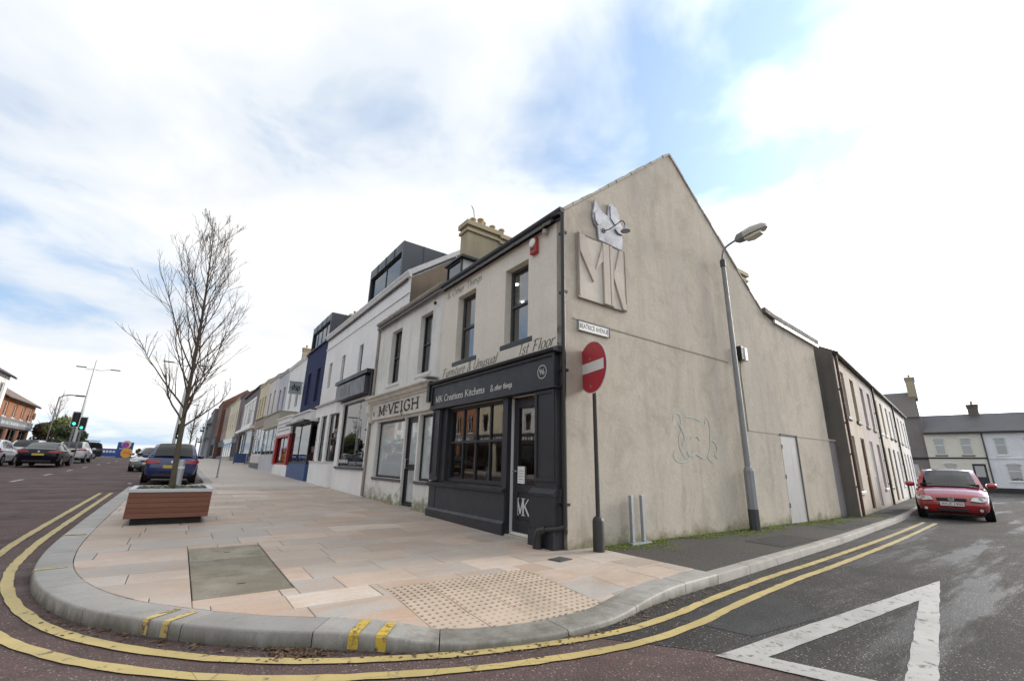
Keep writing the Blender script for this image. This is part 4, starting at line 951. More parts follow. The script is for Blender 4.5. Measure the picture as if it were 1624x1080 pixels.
# two galvanised stumps on a foot plate
GALV = M('galvanised_steel', (.36,.38,.40), .5, .2, 8, metal=.5)
t = thing('galvanised_guard', 'pair of short galvanised posts on a foot plate against the gable', 'post', (1.46,-.10,0))
for dx in (-.15,.12):
    m = MB(); m.box(dx-.03,dx+.03,-.03,.03,.03,.73); m.build('post', GALV, t, bevel=.006)
MB().box(-.24,.24,-.07,.07,.0,.028).build('foot_plate', GALV, t)
# drain cover in the paving
t = thing('drain_cover', 'small square iron drain cover set in the paving by the corner', 'cover', (-.52,-.42,.002), radians(12))
MB().box(-.13,.13,-.10,.10,0,.007).build('frame', M('cast_iron', (.06,.06,.065), .6), t)
m = MB()
for i in range(5): m.box(-.105,.105,-.078+.034*i,-.062+.034*i,.0075,.012)
m.build('lid_ribs', M('cast_iron', (0,0,0)), t)
# ================================================================ McVeigh shop
Bv = row_house('shop_building', 'dirty white two-storey shop with peeling paint and the name McVEIGH', 9.0, RG)
def Y(y): return 9.0-y
win = [(Y(7.86),Y(7.08),3.40,5.06), (Y(5.78),Y(5.04),3.40,5.04)]
sh = [(Y(8.36),Y(6.28),.74,2.32), (Y(6.20),Y(5.44),.12,2.32), (Y(5.36),Y(4.60),.74,2.32)]
m = MB(); wall_holes(m, 0, 4.548, -.05, 5.55, win+sh, 0, .15); m.face([(0,0,0),(0,7,0),(0,7,5.3),(0,3.37,8.1),(0,0,5.55)]); m.face([(0,7,0),(4.5,7,0),(4.5,7,5.3),(0,7,5.3)])
m.build('front_wall', MCV, Bv); roof(Bv, 0, 4.55, 0, 7.0, 5.45, 8.1, SLATE, .12, dr=3.37); OLDG = M('weathered_gutter', (.33,.30,.26), .8, .3, 5, dirt=.6)
gutter(Bv, -.1, 4.56, 0, 5.6, OLDG, .065)
m = MB()
for _ in range(260):
    u = random.choice((1.0,1.5,1.9))+random.gauss(0,.16); a = random.uniform(0,6.28); h = random.uniform(.03,.13); m.face([(u,-.07,5.6),(u+.012,-.07,5.6),(u+.03*cos(a),-.07+.04*sin(a),5.6+h)])
tag(m.build('gutter_weeds', M('dry_weed', (.12,.12,.05), .9), Bv, fix=False), kind='stuff')
for (a, b, c, d) in win:
    window(Bv, a, b, c, d, .13, BLACKF, 1, 2, GLASS, WHITE2, DARKIN, .055, split=.5, proud=.0, sillw=.2)
SMEAR = M('whitewashed_glass', (.46,.50,.50), .10, .28, 1.3, dirt=.5, dcol=(.22,.26,.28), coat=1.0)
wi = window(Bv, *sh[0], .10, BLACKF, 1, 1, SMEAR, None, None, .06); wj = window(Bv, *sh[2], .10, BLACKF, 1, 1, SMEAR, None, None, .06)
for w_, s_ in ((wi, sh[0]), (wj, sh[2])):
    MB().box(s_[0]-.03, s_[1]+.03, -.03, .16, s_[2]-.07, s_[2]-.003).build('sill', M('mauve_sill', (.10,.08,.09), .6), w_)
u0, u1, z0, z1 = sh[1]; m = MB(); rect_ring(m, u0, u1, z0, z1, .05, .06, .16); rect_ring(m, u0+.06, u1-.06, z0+.02, z1-.06, .085, .08, .13); m.box(u0+.14, u1-.14, .08, .13, .98, 1.12); dv = m.build('door', BLACKF, Bv)
for a, b in ((z0+.1,.98), (1.12,z1-.14)):
    MB().face([(u0+.14,.105,a),(u1-.14,.105,a),(u1-.14,.105,b),(u0+.14,.105,b)]).build('pane', SMEAR, dv, fix=False)
MB().tube([(u0+.10,.08,1.25),(u0+.10,.03,1.25),(u0+.10,.03,1.02),(u0+.10,.08,1.02)], .012, 6).build('handle', M('steel', (0,0,0)), dv)
MB().box(u0-.02, u1+.02, -.04, .16, .05, .115).build('threshold', STONE, Bv)
FASC = render_mat('grubby_fascia_paint', (.68,.65,.59), .35, streak=.5)
m = MB(); m.box(Y(8.72), Y(4.56), -.09, -.004, 2.39, 2.86); fv = m.build('fascia_board', FASC, Bv)
m = MB(); m.prism([(-.004,2.862),(-.12,2.862),(-.13,2.9),(-.20,2.94),(-.22,3.0),(-.30,3.04),(-.30,3.08),(-.004,3.13)], Y(8.95), Y(4.52), 'x'); m.build('cornice', FASC, Bv)
m = MB(); m.prism([(-.004,2.3),(-.10,2.34),(-.13,2.5),(-.20,2.62),(-.21,2.86),(-.004,2.86)], Y(8.98), Y(8.74), 'x'); m.build('corbel', FASC, Bv)
m = MB(); m.box(Y(4.60), Y(4.47), -.22, -.1, 2.55, 3.04); m.build('corbel', PIPE, Bv); MB().box(Y(4.75), Y(4.44), -.32, -.02, 3.132, 3.165).build('lead_cap', LEAD, Bv)
m = MB(); strokes(m, 'M', (Y(8.10),-.094,2.49), UX, VZ, NF, .27, .26, 0, True, .50, thin=.4); strokes(m, 'c', (Y(7.58),-.094,2.59), UX, VZ, NF, .21, .20, 0, False, .18); strokes(m, '.', (Y(7.545),-.094,2.49), UX, VZ, NF, .2, .16, 0, False)
strokes(m, 'VEIGH', (Y(7.36),-.094,2.49), UX, VZ, NF, .27, .26, 0, True, 2.12, thin=.4, sp=.09); m.build('shop_lettering', BLK, fv, fix=False)
for tx_, yy, zz, sz, wd in (('94',8.62,2.50,.13,.18), ('95',4.86,2.56,.16,.22)): m = MB(); strokes(m, tx_, (Y(yy),-.094,zz), UX, VZ, NF, sz, .12, 0, False, wd); m.build('house_number', BLK, fv, fix=False)
MB().tube([(Y(6.3),-.1,2.52),(Y(6.3),-.14,2.44),(Y(6.3),-.1,2.38)], .012, 5).build('hook', PIPE, fv)
pipe(Bv, [(.06,-.12,5.5),(.03,-.05,5.3),(.03,-.05,3.2),(.0,-.05,1.5),(.0,-.05,.16)], .04, OLDG)
m = MB(); m.tube(smooth_path([(.03,-.05,3.15),(.12,-.08,3.12),(.3,-.28,3.05)],4), .02, 6); m.build('waste_pipe', PIPE, Bv)
m = MB(); m.lathe([(.03,0),(.045,.05),(.02,.09)], (Y(4.75),-.1,5.08), 8); m.build('security_light', BLACKF, Bv)

# ================================================================ white building with zinc dormer, bow front and dark signed shop
Ba = row_house('white_building', 'tall white set-back building with zinc box dormer over projecting bow shopfront', 20.7, RG)
def Y(y): return 20.7-y
gA = gz(13)
ups = [(Y(a+.55),Y(a),4.85,6.2) for a in (11.3,14.05,16.75,19.1)]
m = MB(); wall_holes(m, 0, 11.45, 2.0, 7.72, ups, 1.0, .16); m.face([(11.45,1,2),(11.45,8.5,2),(11.45,8.5,7.5),(11.45,4.7,10.4),(11.45,1,7.72)]); m.build('upper_wall', WHITE1, Ba)
MB().face([(11.46,1.0,5.3),(11.46,8.5,5.3),(11.46,8.5,7.5),(11.46,4.7,10.4),(11.46,1.0,7.7)]).build('party_wall', BROWNR, Ba, fix=False)
m = MB(); m.prism([(1.0,7.722),(.90,7.73),(.86,7.80),(.80,7.86),(.80,7.9),(1.0,7.9)], 0, 11.47, 'x'); m.box(0, 11.46, .955, .998, 7.1, 7.16); m.build('eaves_cornice', WHITE1, Ba)
m = MB(); m.prism([(.8,7.91),(4.6,10.62),(4.6,10.45),(.9,7.75)], 11.2, 11.5, 'x'); m.build('verge_flashing', LEAD, Ba)
roof(Ba, 0, 11.2, 1.0, 8.4, 7.72, 10.4, SLATE, .1)
for h in ups: window(Ba, *h, 1.12, BLACKF, 1, 2, GLASS, None, DARKIN, .05)
def zinc_dormer(par, u0, u1, d0, d1, z0, z1, cols):
    m = MB(); m.box(u0, u0+.12, d0, d1, z0, z1); m.box(u1-.14, u1, d0, d1, z0, z1); m.box(u0+.12, u1-.14, d0, d1, z1-.42, z1); m.box(u0+.12, u1-.14, d0+.02, d1, z0, z0+.08); o = m.build('dormer', ZINC, par)
    m = MB(); n = 4
    for i in range(1, n): u = u0+(u1-u0)*i/n; m.box(u-.012, u+.012, d0-.02, d0-.001, z1-.42, z1)
    for i in range(1, 4): d = d0+(d1-d0)*i/4; m.box(u1+.001, u1+.02, d-.012, d+.012, z0, z1); m.box(u0-.02, u0-.001, d-.012, d+.012, z0, z1)
    m.build('standing_seam', ZINC, o); window(o, u0+.12, u1-.14, z0+.08, z1-.42, d0+.08, BLACKF, cols, 1, glass_mat('sky_glass', (.05,.06,.08), 2.6), None, DARKIN, .05)
    return o
zinc_dormer(Ba, Y(14.4), Y(10.5), 1.05, 4.6, 7.92, 9.75, 2)
# shop with dark projecting sign (y 9.0 - 12.7)
m = MB(); wall_holes(m, Y(12.7), Y(9.02), -.05, 3.4, [(Y(12.3),Y(9.35),.98,3.22)], 0, .12); m.face([(Y(12.7),0,0),(Y(12.7),1,0),(Y(12.7),1,3.4),(Y(12.7),0,3.4)]); m.build('shopfront_wall', WHITE1, Ba)
w_ = window(Ba, Y(12.3), Y(9.35), .98, 3.22, .06, BLACKF, 1, 1, GLASSD, None, DARKIN, .06)
MB().box(Y(12.4), Y(9.25), -.06, .1, .9, .975).build('sill', DGREY, w_)
for i, wd in enumerate((.1,.05,.1,.1,.1,.06,.1)): MB().box(Y(12.2)+.15*i, Y(12.2)+.15*i+wd, .05, .056, 1.10, 1.22).build('window_letter', WL, w_)
m = MB(); m.box(Y(12.75), Y(9.05), -.30, 1.0, 3.95, 4.08); m.box(Y(12.7), Y(9.1), -.02, 1.0, 3.28, 3.949); sg = m.build('sign_canopy', CHAR, Ba)
m = MB(); m.box(Y(12.62), Y(9.3), -.26, -.021, 3.34, 3.90); m.build('sign_board', M('dark_metal_sign', (.075,.077,.085), .4, .1, 2), sg)
m = MB(); x = Y(12.0)
for wd in (.05,.05,.12,.05,.05,.05,.12,.05): m.box(x, x+wd, -.267, -.261, 3.46, 3.80); x += wd+.08
m.build('raised_lettering', M('dark_metal_letters', (.16,.16,.17), .4), sg)
m = MB(); m.tube([(Y(9.05),-.12,4.05),(Y(9.04),-.12,3.2)], .04, 6); m.build('box_gutter', PIPE, sg)
# bow front (y 12.7 - 17.3)
cy, hw, bulge = 15.0, 2.3, .34
def bow(t, off=0): 
    y = 17.3-4.6*t; q = 1-((y-cy)/hw)**2*1.0; return Y(y), 1.0-1.0*min(1, max(0, q)*2.2)-bulge*max(0,q)*0-off
def bow_ring(m, z0, z1, off=0, n=14, mi=0):
    P = [bow(i/n, off) for i in range(n+1)]
    m.strip([(u,d,z0) for u, d in P], [(u,d,z1) for u, d in P], mi); m.face([(u,d,z1) for u, d in P]+[(P[-1][0],1.2,z1),(P[0][0],1.2,z1)], mi); m.face([(u,d,z0) for u, d in P]+[(P[-1][0],1.2,z0),(P[0][0],1.2,z0)], mi)
m = MB(); bow_ring(m, 0, 1.12); bow_ring(m, 3.0, 3.46); 
for a, b in ((0,.05),(.33,.40),(.60,.67),(.95,1.0)):
    P = [bow(a+(b-a)*i/3) for i in range(4)]; m.strip([(u,d,1.12) for u, d in P], [(u,d,3.0) for u, d in P])
    for t_ in (a, b): u, d = bow(t_); m.face([(u,d,1.12),(u,d+.12,1.12),(u,d+.12,3.0),(u,d,3.0)])
bo = m.build('bow_front', WHITE1, Ba)
for a, b in ((.05,.33),(.40,.60),(.67,.95)):
    P = [bow(a+(b-a)*i/4, -.1) for i in range(5)]; m = MB(); m.strip([(u,d,1.15) for u, d in P], [(u,d,2.97) for u, d in P]); pn_ = m.build('pane', GLASSD, bo, fix=False)
    P = [bow(a+(b-a)*i/4, -.08) for i in range(5)]; m = MB()
    for z in (1.15,2.0,2.93):
        m.strip([(u,d,z) for u, d in P], [(u,d,z+.05) for u, d in P]); m.strip([(u,d,z) for u, d in P], [(u,d+.05,z) for u, d in P])
    for t_ in (0, -1): u, d = P[t_]; m.box(u-.03, u+.03, d, d+.05, 1.15, 2.97)
    m.build('window_bars', BLACKF, pn_)
    P = [bow(a+(b-a)*i/4, -.5) for i in range(5)]; MB().strip([(u,d,1.15) for u, d in P], [(u,d,1.85) for u, d in P]).build('half_blind', BLIND, pn_)
m = MB(); bow_ring(m, 3.46, 3.53, .08); m.build('bow_cap', LEAD, Ba); m = MB(); bow_ring(m, 1.10, 1.14, .05); m.build('bow_sill', WHITE2, bo)
m = MB(); m.face([(Y(17.3),.5,3.53),(Y(12.7),.5,3.53),(Y(12.7),1.0,4.3),(Y(17.3),1.0,4.3)]); m.build('lean_to_roof', WHITE2, Ba, fix=False)
m = MB(); m.box(.02, 11.4, 2.2, 2.25, 0, 7.5); m.build('inner_wall', DARKIN, Ba)

def shop(par, u0, u1, z0, riser, ztop, rmat, fmat, cols=2, d=0.0, rows=1, fascia=.5, fasmat=None, base=None, split=.7, wallmat=None, lit=None):
    """projecting single-storey shopfront: riser, glazed window, fascia"""
    m = MB(); m.box(u0, u1, d, 1.0, z0-.1, z0+riser); o = m.build('stall_riser', rmat, par)
    if base: MB().box(u0, u1, d-.02, d-.002, z0-.1, z0+base).build('plinth', DGREY, o)
    w = window(par, u0, u1, z0+riser+.003, ztop-fascia-.003, d+.02, fmat, cols, rows, GLASSD, None, None, .08, split=split)
    m = MB(); m.box(u0, u1, d-.08, 1.0, ztop-fascia, ztop); f = m.build('fascia_board', fasmat or rmat, par)
    m = MB(); m.box(u0-.03, u1+.03, d-.16, 1.0, ztop+.002, ztop+.06); m.build('cornice', fasmat or rmat, f)
    MB().face([(u0+.01,.97,z0),(u1-.01,.97,z0),(u1-.01,.97,ztop),(u0+.01,.97,ztop)]).build('back_panel', DARKIN, w, fix=False)
    for i in range(5):
        u = u0+(u1-u0)*random.uniform(.1,.9); MB().box(u-.12, u+.12, d+.35, d+.55, z0+riser, z0+riser+random.uniform(.3,.9)).build('display', random.choice([BLIND, WOOD, WFRAME, M('display_red', (.3,.05,.04), .6)]), w)
    return f
# blue shopfront under the white building's end
BLUE = M('blue_stall_riser', (.035,.085,.22), .5, .2, 2, dirt=.3)
f = shop(Ba, Y(21.6), Y(17.35), gz(19), .72, 3.4, BLUE, BLACKF, 2, .0, 1, .45, WHITE1)
m = MB(); m.box(Y(21.7), Y(17.3), -.35, -.09, 2.92, 2.99); m.build('canopy', BLACKF, f)
m = MB(); m.prism([(-.1,3.47),(-.06,3.52),(1.0,3.9),(1.0,3.8)], Y(21.6), Y(17.35), 'x'); m.build('coping', M('terracotta_coping', (.30,.10,.07), .8, .2), f)
m = MB(); 
for i in range(9): m.box(Y(20.4)+.2*i, Y(20.4)+.2*i+.13, -.0875, -.081, 3.12, 3.17)
m.build('sign_lettering', M('grey_lettering', (.35,.35,.36), .6), f)

def upper(name, label, y0, y1, ze, mat, wins, wz, zr=None, cornice=True, roofmat=None, chim=0, wfm=None, X=1.0, z0=1.0, trim=None):
    b = row_house(name, label, y1, RG); Yl = lambda y: y1-y
    hs = [(Yl(a+w), Yl(a), wz[0], wz[1]) for a, w in wins]
    m = MB(); wall_holes(m, 0, y1-y0, z0, ze, hs, X, .15); shell(m, 0, y1-y0, X, X+7, z0, ze, (zr or ze+2.6), X+3.5); m.build('upper_wall', mat, b)
    for h in hs: window(b, *h, X+.11, wfm or DGREY, 1, 2, GLASS, trim, DARKIN, .05, proud=-.02)
    if cornice:
        m = MB(); m.prism([(X-.002,ze-.16),(X-.08,ze-.12),(X-.12,ze-.03),(X-.16,ze+.02),(X-.002,ze+.06)], 0, y1-y0, 'x'); m.build('eaves_cornice', mat, b)
    roof(b, 0, y1-y0, X, X+7, ze, zr or ze+2.6, roofmat or SLATE, .1)
    if chim: chimney(b, Yl(y0+.5), Yl(y0+.05), X+2.4, X+4.2, ze+1.2, (zr or ze+2.6)+.9, CHIM, 3, 'd')
    return b, Yl
# navy building
Bn, Yn = upper('navy_building', 'navy blue narrow building with grey zinc dormer beside white neighbour', 20.7, 25.8, 7.85, NAVY, [(21.6,.8),(23.9,.8)], (4.4,6.35), cornice=False)
zinc_dormer(Bn, Yn(25.5), Yn(21.0), 1.05, 4.2, 7.95, 9.55, 4)
RED = M('red_shopfront', (.40,.02,.025), .4, .1)
f = shop(Bn, Yn(26.1), Yn(21.65), gz(24), .55, 3.5, WHITE1, RED, 2, 0, 1, .95, WHITE1)
m = MB(); 
for i in range(3): m.box(Yn(25.8), Yn(22.0), -.088, -.081, 2.75+.2*i, 2.83+.2*i)
m.build('sign_lettering', M('grey_lettering', (0,0,0)), f); m = MB(); m.box(Yn(26.12), Yn(25.6), -.10, .02, gz(24)+.55, 2.55); m.box(Yn(21.9), Yn(21.62), -.10, .02, gz(24)+.55, 2.55); m.box(Yn(25.59), Yn(21.91), -.10, -.081, 2.40, 2.54); m.build('red_pilaster', RED, f)
# white dsp building
Bd, Yd = upper('white_building', 'white building carrying the grey hanging sign, beyond the navy one', 25.8, 31.6, 7.75, WHITE1, [(27.2,.8),(29.6,.8)], (4.6,6.3), chim=1)
f = shop(Bd, Yd(32.3), Yd(26.15), gz(29), 1.0, 4.1, LILAC, M('sage_frame', (.35,.40,.36), .5), 3, 0, 1, .9, M('olive_fascia', (.38,.36,.29), .7))
t = thing('hanging_sign', 'square grey projecting sign reading dsp on the white building', 'sign', (.95,26.0,5.62))
m = MB(); m.box(-.75,-.02,-.04,.04,-.38,.38); bd = m.build('board', M('grey_sign', (.33,.38,.40), .5), t); m = MB(); strokes(m, 'dsp', (-.60,-.042,-.12), UX, VZ, NF, .40, .16, 0, False, .50, thin=.6); strokes(m, '-', (-.73,-.042,-.10), UX, VZ, NF, .3, .3, 0, False, .10); m.build('lettering', BLK, bd, fix=False); MB().box(-.8,.05,-.02,.02,.39,.42).build('bracket', BLACKF, t)
Bl, Yl_ = upper('lilac_building', 'pale lilac-grey building with two tall upper windows', 31.6, 36.0, 7.85, LILAC, [(32.5,.8),(34.4,.8)], (4.7,6.6), chim=1)
f = shop(Bl, Yl_(37.4), Yl_(32.35), gz(35), .95, 4.2, PALE, WFRAME, 3, 0, 2, .7, M('fascia_wood', (.32,.25,.19), .7), .38, .65)
Bp, Yp = upper('pale_building', 'pale pinkish white building between lilac and buff neighbours', 36.0, 41.4, 8.1, PALE, [(37.2,.8),(39.5,.8)], (4.9,6.9), chim=1)
Bf, Yf = upper('buff_building', 'buff yellow building with narrow windows next to the glazed front', 41.4, 47.6, 8.4, BUFF, [(42.5,.8),(44.2,.8),(46,.8)], (5.1,7.0), chim=1)
f = shop(Bf, Yf(47.5), Yf(41.5), gz(44), .8, 3.9, GREYR, BLACKF, 3, .95, 1, .6, GREYR)
# glazed building
Bg = row_house('glazed_shop_building', 'shop building with big pale mirror glazing framed in white above and below', 62.3, RG); Yg = lambda y: 62.3-y
zg = gz(55); m = MB(); wall_holes(m, 0, 14.7, 0, 8.7, [(Yg(60.5),Yg(49.5),4.7,7.7),(Yg(54.5),Yg(48.2),zg+.9,4.15),(Yg(61),Yg(56.0),zg,4.0)], 1.0, .2); shell(m, 0, 14.7, 1, 8, 0, 8.7, 11, 4.5); m.build('front_wall', MAUVE, Bg); roof(Bg, 0, 14.7, 1, 8, 8.7, 11.0, SLATE, .2)
MIR = glass_mat('mirror_glass', (.1,.12,.14), 6.0)
w_ = window(Bg, Yg(60.5), Yg(49.5), 4.7, 7.7, .95, WFRAME, 4, 1, MIR, None, DARKIN, .25); window(Bg, Yg(54.5), Yg(48.2), zg+.9, 4.15, .95, WFRAME, 1, 1, MIR, None, DARKIN, .1); window(Bg, Yg(61), Yg(56), zg, 4.0, 1.1, DGREY, 3, 1, GLASSD, None, DARKIN, .1)
MB().box(0, 14.7, .6, .98, 4.2, 4.5).build('ledge', WFRAME, Bg)
m = MB(); m.box(Yg(54.5), Yg(48.2), .93, .99, zg+.3, zg+.9); m.build('blue_panel', BLUE, Bg)
Bk, Yk = upper('dark_gabled_building', 'narrow dark slate-clad building between glazed front and yellow one', 62.3, 68.3, 9.4, MAUVE, [(64,.9)], (5.5,7.5)); shop(Bk, Yk(68.2), Yk(62.4), gz(65), .5, 3.9, GREYR, BLACKF, 2, .95, 1, .7, GREYR)
By, Yy = upper('yellow_cream_building', 'yellow cream building with four upper windows far down the row', 68.3, 84.0, 9.6, YCREAM, [(70,.9),(73.5,.9),(77,.9),(80.5,.9)], (5.5,7.8)); shop(By, Yy(83.8), Yy(68.5), gz(75), .4, 4.1, STONE, BLACKF, 4, .9, 1, .8, WFRAME)
Br_, Yr = upper('brown_building', 'brown brick building beyond the yellow cream one', 84.0, 95.5, 10.2, brick_mat('brown_brick', (.34,.24,.20), (.28,.20,.17), (.3,.26,.23)), [(86,.9),(90,.9),(93,.9)], (5.8,8.2)); shop(Br_, Yr(95.3), Yr(84.2), gz(90), .4, 4.0, SLATEB, BLACKF, 4, .9, 1, .8, SLATEB)
REDB = brick_mat('red_brick', (.19,.075,.055), (.15,.06,.045), (.2,.15,.12))
Bz, Yz = upper('red_brick_building', 'deep red brick building with blank side wall and slate blue base', 95.5, 108.0, 11.6, REDB, [(98,1),(103,1)], (6,9), X=.4); shop(Bz, Yz(107.8), Yz(95.7), gz(100), .4, 5.0, SLATEB, BLACKF, 4, .3, 1, 1.2, SLATEB)
for i, (a, b, ze, mt) in enumerate([(108,122,11.2,GREYR), (122,138,10.4,SLATEB), (138,160,9.2,GREYR)]):
    lab = ['grey block of flats with projecting balconies past the red brick', 'slate blue block with bays further down the street', 'farthest grey block closing the row of shops'][i]
    q, Yq = upper('apartment_block', lab, a, b, ze, mt, [(a+2,1.2),(a+6,1.2),(a+10,1.2)], (6,8.5), X=-.2, zr=ze+.6, cornice=False)
    for k in range(2):
        for z in (5.2,8.2):
            m = MB(); m.box(Yq(a+5+5*k), Yq(a+2+5*k), -1.2, -.2, z, z+.15); o = m.build('balcony', GREYR, q); rect_ring(MB(), Yq(a+5+5*k), Yq(a+2+5*k), z+.15, z+1.1, .06, -1.2, -1.15).build('railing', WFRAME, o); MB().face([(Yq(a+5+5*k),-1.17,z+.2),(Yq(a+2+5*k),-1.17,z+.2),(Yq(a+2+5*k),-1.17,z+1.05),(Yq(a+5+5*k),-1.17,z+1.05)]).build('pane', GLASS, o, fix=False)
# ================================================================ yard wall and terrace of the side street
m = MB(); m.box(10.13, 12.15, .10, .32, -.05, 2.05); t = tag(m.build('yard_wall', render_mat('purple_grey_wall', (.27,.245,.255), .35, streak=.4, base=.7)), 'low purple-grey yard wall between the gable and the terrace', 'wall')
MB().box(11.35, 12.05, .085, .098, -.02, 1.55).build('yard_door', M('mauve_door', (.26,.22,.245), .6, .2, 3, streak=.4), t); MB().box(10.12, 12.17, .07, .35, 2.052, 2.10).build('coping', STONE, t)
TA = radians(9.16)
def terrace_house(i, s0, w, ztop, mat, lab, flip=False, first=False):
    o = thing('terrace_house', lab, 'house', (12.3+s0*cos(TA), .02+s0*sin(TA), 0), TA, 'terraced houses of the side street')
    ze = 4.75; wins = [(w*.16,w*.16+.72,2.85,4.28), (w*.62,w*.62+.72,2.85,4.28)]
    gw_ = (w*.14,w*.14+.75,.66,2.28) if not flip else (w*.64,w*.64+.75,.66,2.28); dd = (w*.62,w*.62+.80,.08,2.3) if not flip else (w*.12,w*.12+.80,.08,2.3)
    m = MB(); wall_holes(m, 0, w, -.05, ze, wins+[gw_, dd], 0, .14); m.face([(w,0,0),(w,6.5,0),(w,6.5,ze),(w,3.2,ze+1.8),(w,0,ze)]); m.face([(0,6.5,0),(w,6.5,0),(w,6.5,ze),(0,6.5,ze)])
    if not first: m.face([(0,0,0),(0,6.5,0),(0,6.5,ze),(0,3.2,ze+1.8),(0,0,ze)])
    m.build('front_wall', mat, o)
    if first: MB().face([(-.003,0,-.05),(-.003,6.5,-.05),(-.003,6.5,ze),(-.003,3.2,ze+1.8),(-.003,0,ze)]).build('end_wall', M('dark_end_render', (.15,.135,.12), .9, .3, 1.5, streak=.4), o, fix=False)  # shade of the side facing away from the sun, painted as darker render
    for h in wins: window(o, *h, .10, [DGREY,WFRAME,BLACKF][i%3], 1, 2, GLASS, [WFRAME,PIPE,STONE][(i+1)%3], BLIND if i%2 else DARKIN, .05, proud=0)
    window(o, *gw_, .10, [DGREY,WFRAME,BLACKF][i%3], 1, 2, GLASS, [WFRAME,WFRAME,PIPE][i%3], BLIND, .05, proud=0)
    door(o, *dd, .05, [M('brown_door', (.12,.06,.04), .5), WFRAME, M('green_door', (.03,.08,.06), .5), M('blue_door', (.05,.09,.16), .5), WFRAME, M('red_door', (.25,.03,.03), .5)][i%6], None)
    roof(o, 0, w, 0, 6.5, ze, ze+1.8, SLATE2, .16); gutter(o, 0, w, -.03, ze-.02, PIPE, .05)
    return o
labs = ['terrace house nearest the gable, buff render with brown corner pipe and dark end wall', 'mauve-grey rendered terrace house second from the gable end', 'buff terrace house third from the gable end', 'pale cream terrace house fourth from the gable end', 'buff cream terrace house fifth from the gable end', 'pale grey-white last terrace house behind the red car']
s0 = -1.4
for i in range(6):
    w = [3.9,3.7,3.6,3.7,3.6,3.6][i]; o = terrace_house(i, s0, w, 4.75, TERR[i], labs[i], i % 2 == 1, i == 0)
    if i in (0, 2, 4): pipe(o, [(.10 if i == 0 else .0,-.06,4.65),(.10 if i == 0 else .0,-.06,2),(.10 if i == 0 else .0,-.06,.02)], .04, M('brown_pipe', (.08,.035,.025), .5) if i == 0 else PIPE, [(.12 if i == 0 else .02,-.05,z) for z in (.8,1.7,2.6,3.6)])
    if i in (0,2,4): chimney(o, w-.45, w+.05, 2.7, 3.7, 5.4, 7.75 if i == 0 else 7.0, render_mat('terrace_chimney_%d' % i, (.20,.16,.10), .4), 2, 'd')
    s0 += w
# aerials on the nearest chimney
for k, (dx, z, lab) in enumerate([(0,8.45,'taller thin television aerial above the terrace chimney'), (.7,7.75,'lower thin television aerial above the terrace chimney')]):
    t = thing('television_aerial', lab, 'aerial', (17.4+dx,3.6,6.9), radians(-8)); m = MB(); m.tube([(0,0,-.8),(0,0,z-6.7)], .015, 5); m.build('mast', PIPE, t)
    m = MB(); m.tube([(-.1,0,z-6.72),(1.3,0,z-6.66)], .011, 5); [m.tube([(x_,-.22,z-6.69),(x_,.22,z-6.69)], .008, 4) for x_ in (.1,.3,.5,.7,.9,1.1,1.25)]; m.build('elements', PIPE, t)

# ================================================================ cross terrace closing the side street
FA = radians(-90+11)
fo = Vector((51.6, 6.35, 0)); fu = Vector((cos(FA), sin(FA), 0))
def arch_window(par, u0, u1, z0, z1, d, back, sillm):
    w = window(par, u0, u1, z0, z1, d, WFRAME, 1, 2, GLASS, sillm, back, .07, split=.62, proud=0)
    n = 8; cx, hw_ = (u0+u1)/2, (u1-u0)/2+.1; m = MB()
    a = [(cx+hw_*cos(pi-pi*i/n), d-.13, z1-.02+.22*sin(pi*i/n)) for i in range(n+1)]; b = [(cx+(hw_-.12)*cos(pi-pi*i/n), d-.13, z1-.02+.12*sin(pi*i/n)) for i in range(n+1)]
    m.strip(a, b); m.strip([(p[0],p[1]+.06,p[2]) for p in a], a); m.build('arch_moulding', WFRAME, w, fix=False); return w
FW1 = render_mat('cream_far_render', (.74,.71,.62), .1, streak=.12); FW2 = render_mat('blue_white_render', (.77,.78,.81), .1, streak=.12)
def far_house(k, u0, w, mat, lab, band):
    o = thing('terrace_house', lab, 'house', fo+fu*u0, FA, 'houses of the cross terrace')
    ze = 5.05; hs = [(w*.15,w*.15+.72,3.0,4.4), (w*.60,w*.60+.72,3.0,4.4), (w*.24,w*.24+.85,.85,2.2), (w*.71,w*.71+.85,.02,2.25)]
    m = MB(); wall_holes(m, 0, w, -.1, ze, hs, 0, .15); shell(m, 0, w, 0, 7, -.1, ze, ze+1.8, 3.5); m.build('front_wall', mat, o)
    for h in hs[:3]: arch_window(o, *h, .10, BLIND, band if k == 0 else WFRAME)
    door(o, *hs[3], .06, [M('purple_black_door', (.035,.025,.04), .4), WFRAME, M('green_door', (0,0,0))][k%3], GLASS); m = MB(); m.box(0, w, -.05, -.002, 2.68, 2.80); m.build('string_band', band, o); m = MB(); m.box(0, w, -.06, -.002, -.1, .28); m.build('plinth', PIPE, o)
    roof(o, 0, w, 0, 7, ze, ze+1.8, SLATE, .25); m = MB(); m.box(0, w, -.30, -.02, ze-.18, ze-.02); m.build('eaves_board', PIPE, o)
    chimney(o, w-.35, w+.35, 3.1, 3.9, ze+1.1, ze+2.7, render_mat('far_chimney_%d' % k, (.17,.14,.12), .3), 2, 'd')
    pipe(o, [(w-.06,-.08,ze-.2),(w-.06,-.08,.05)], .05, DGREY); return o
PBLK = M('black_band', (.02,.018,.02), .6)
far_house(0, 0, 3.85, FW1, 'cream house with black band in the cross terrace behind the red car', PBLK)
far_house(1, 3.85, 3.85, FW2, 'blue-white house next to the cream one in the cross terrace', FW2); far_house(2, 7.7, 3.85, FW2, 'second blue-white house, right of the first in the cross terrace', FW2)
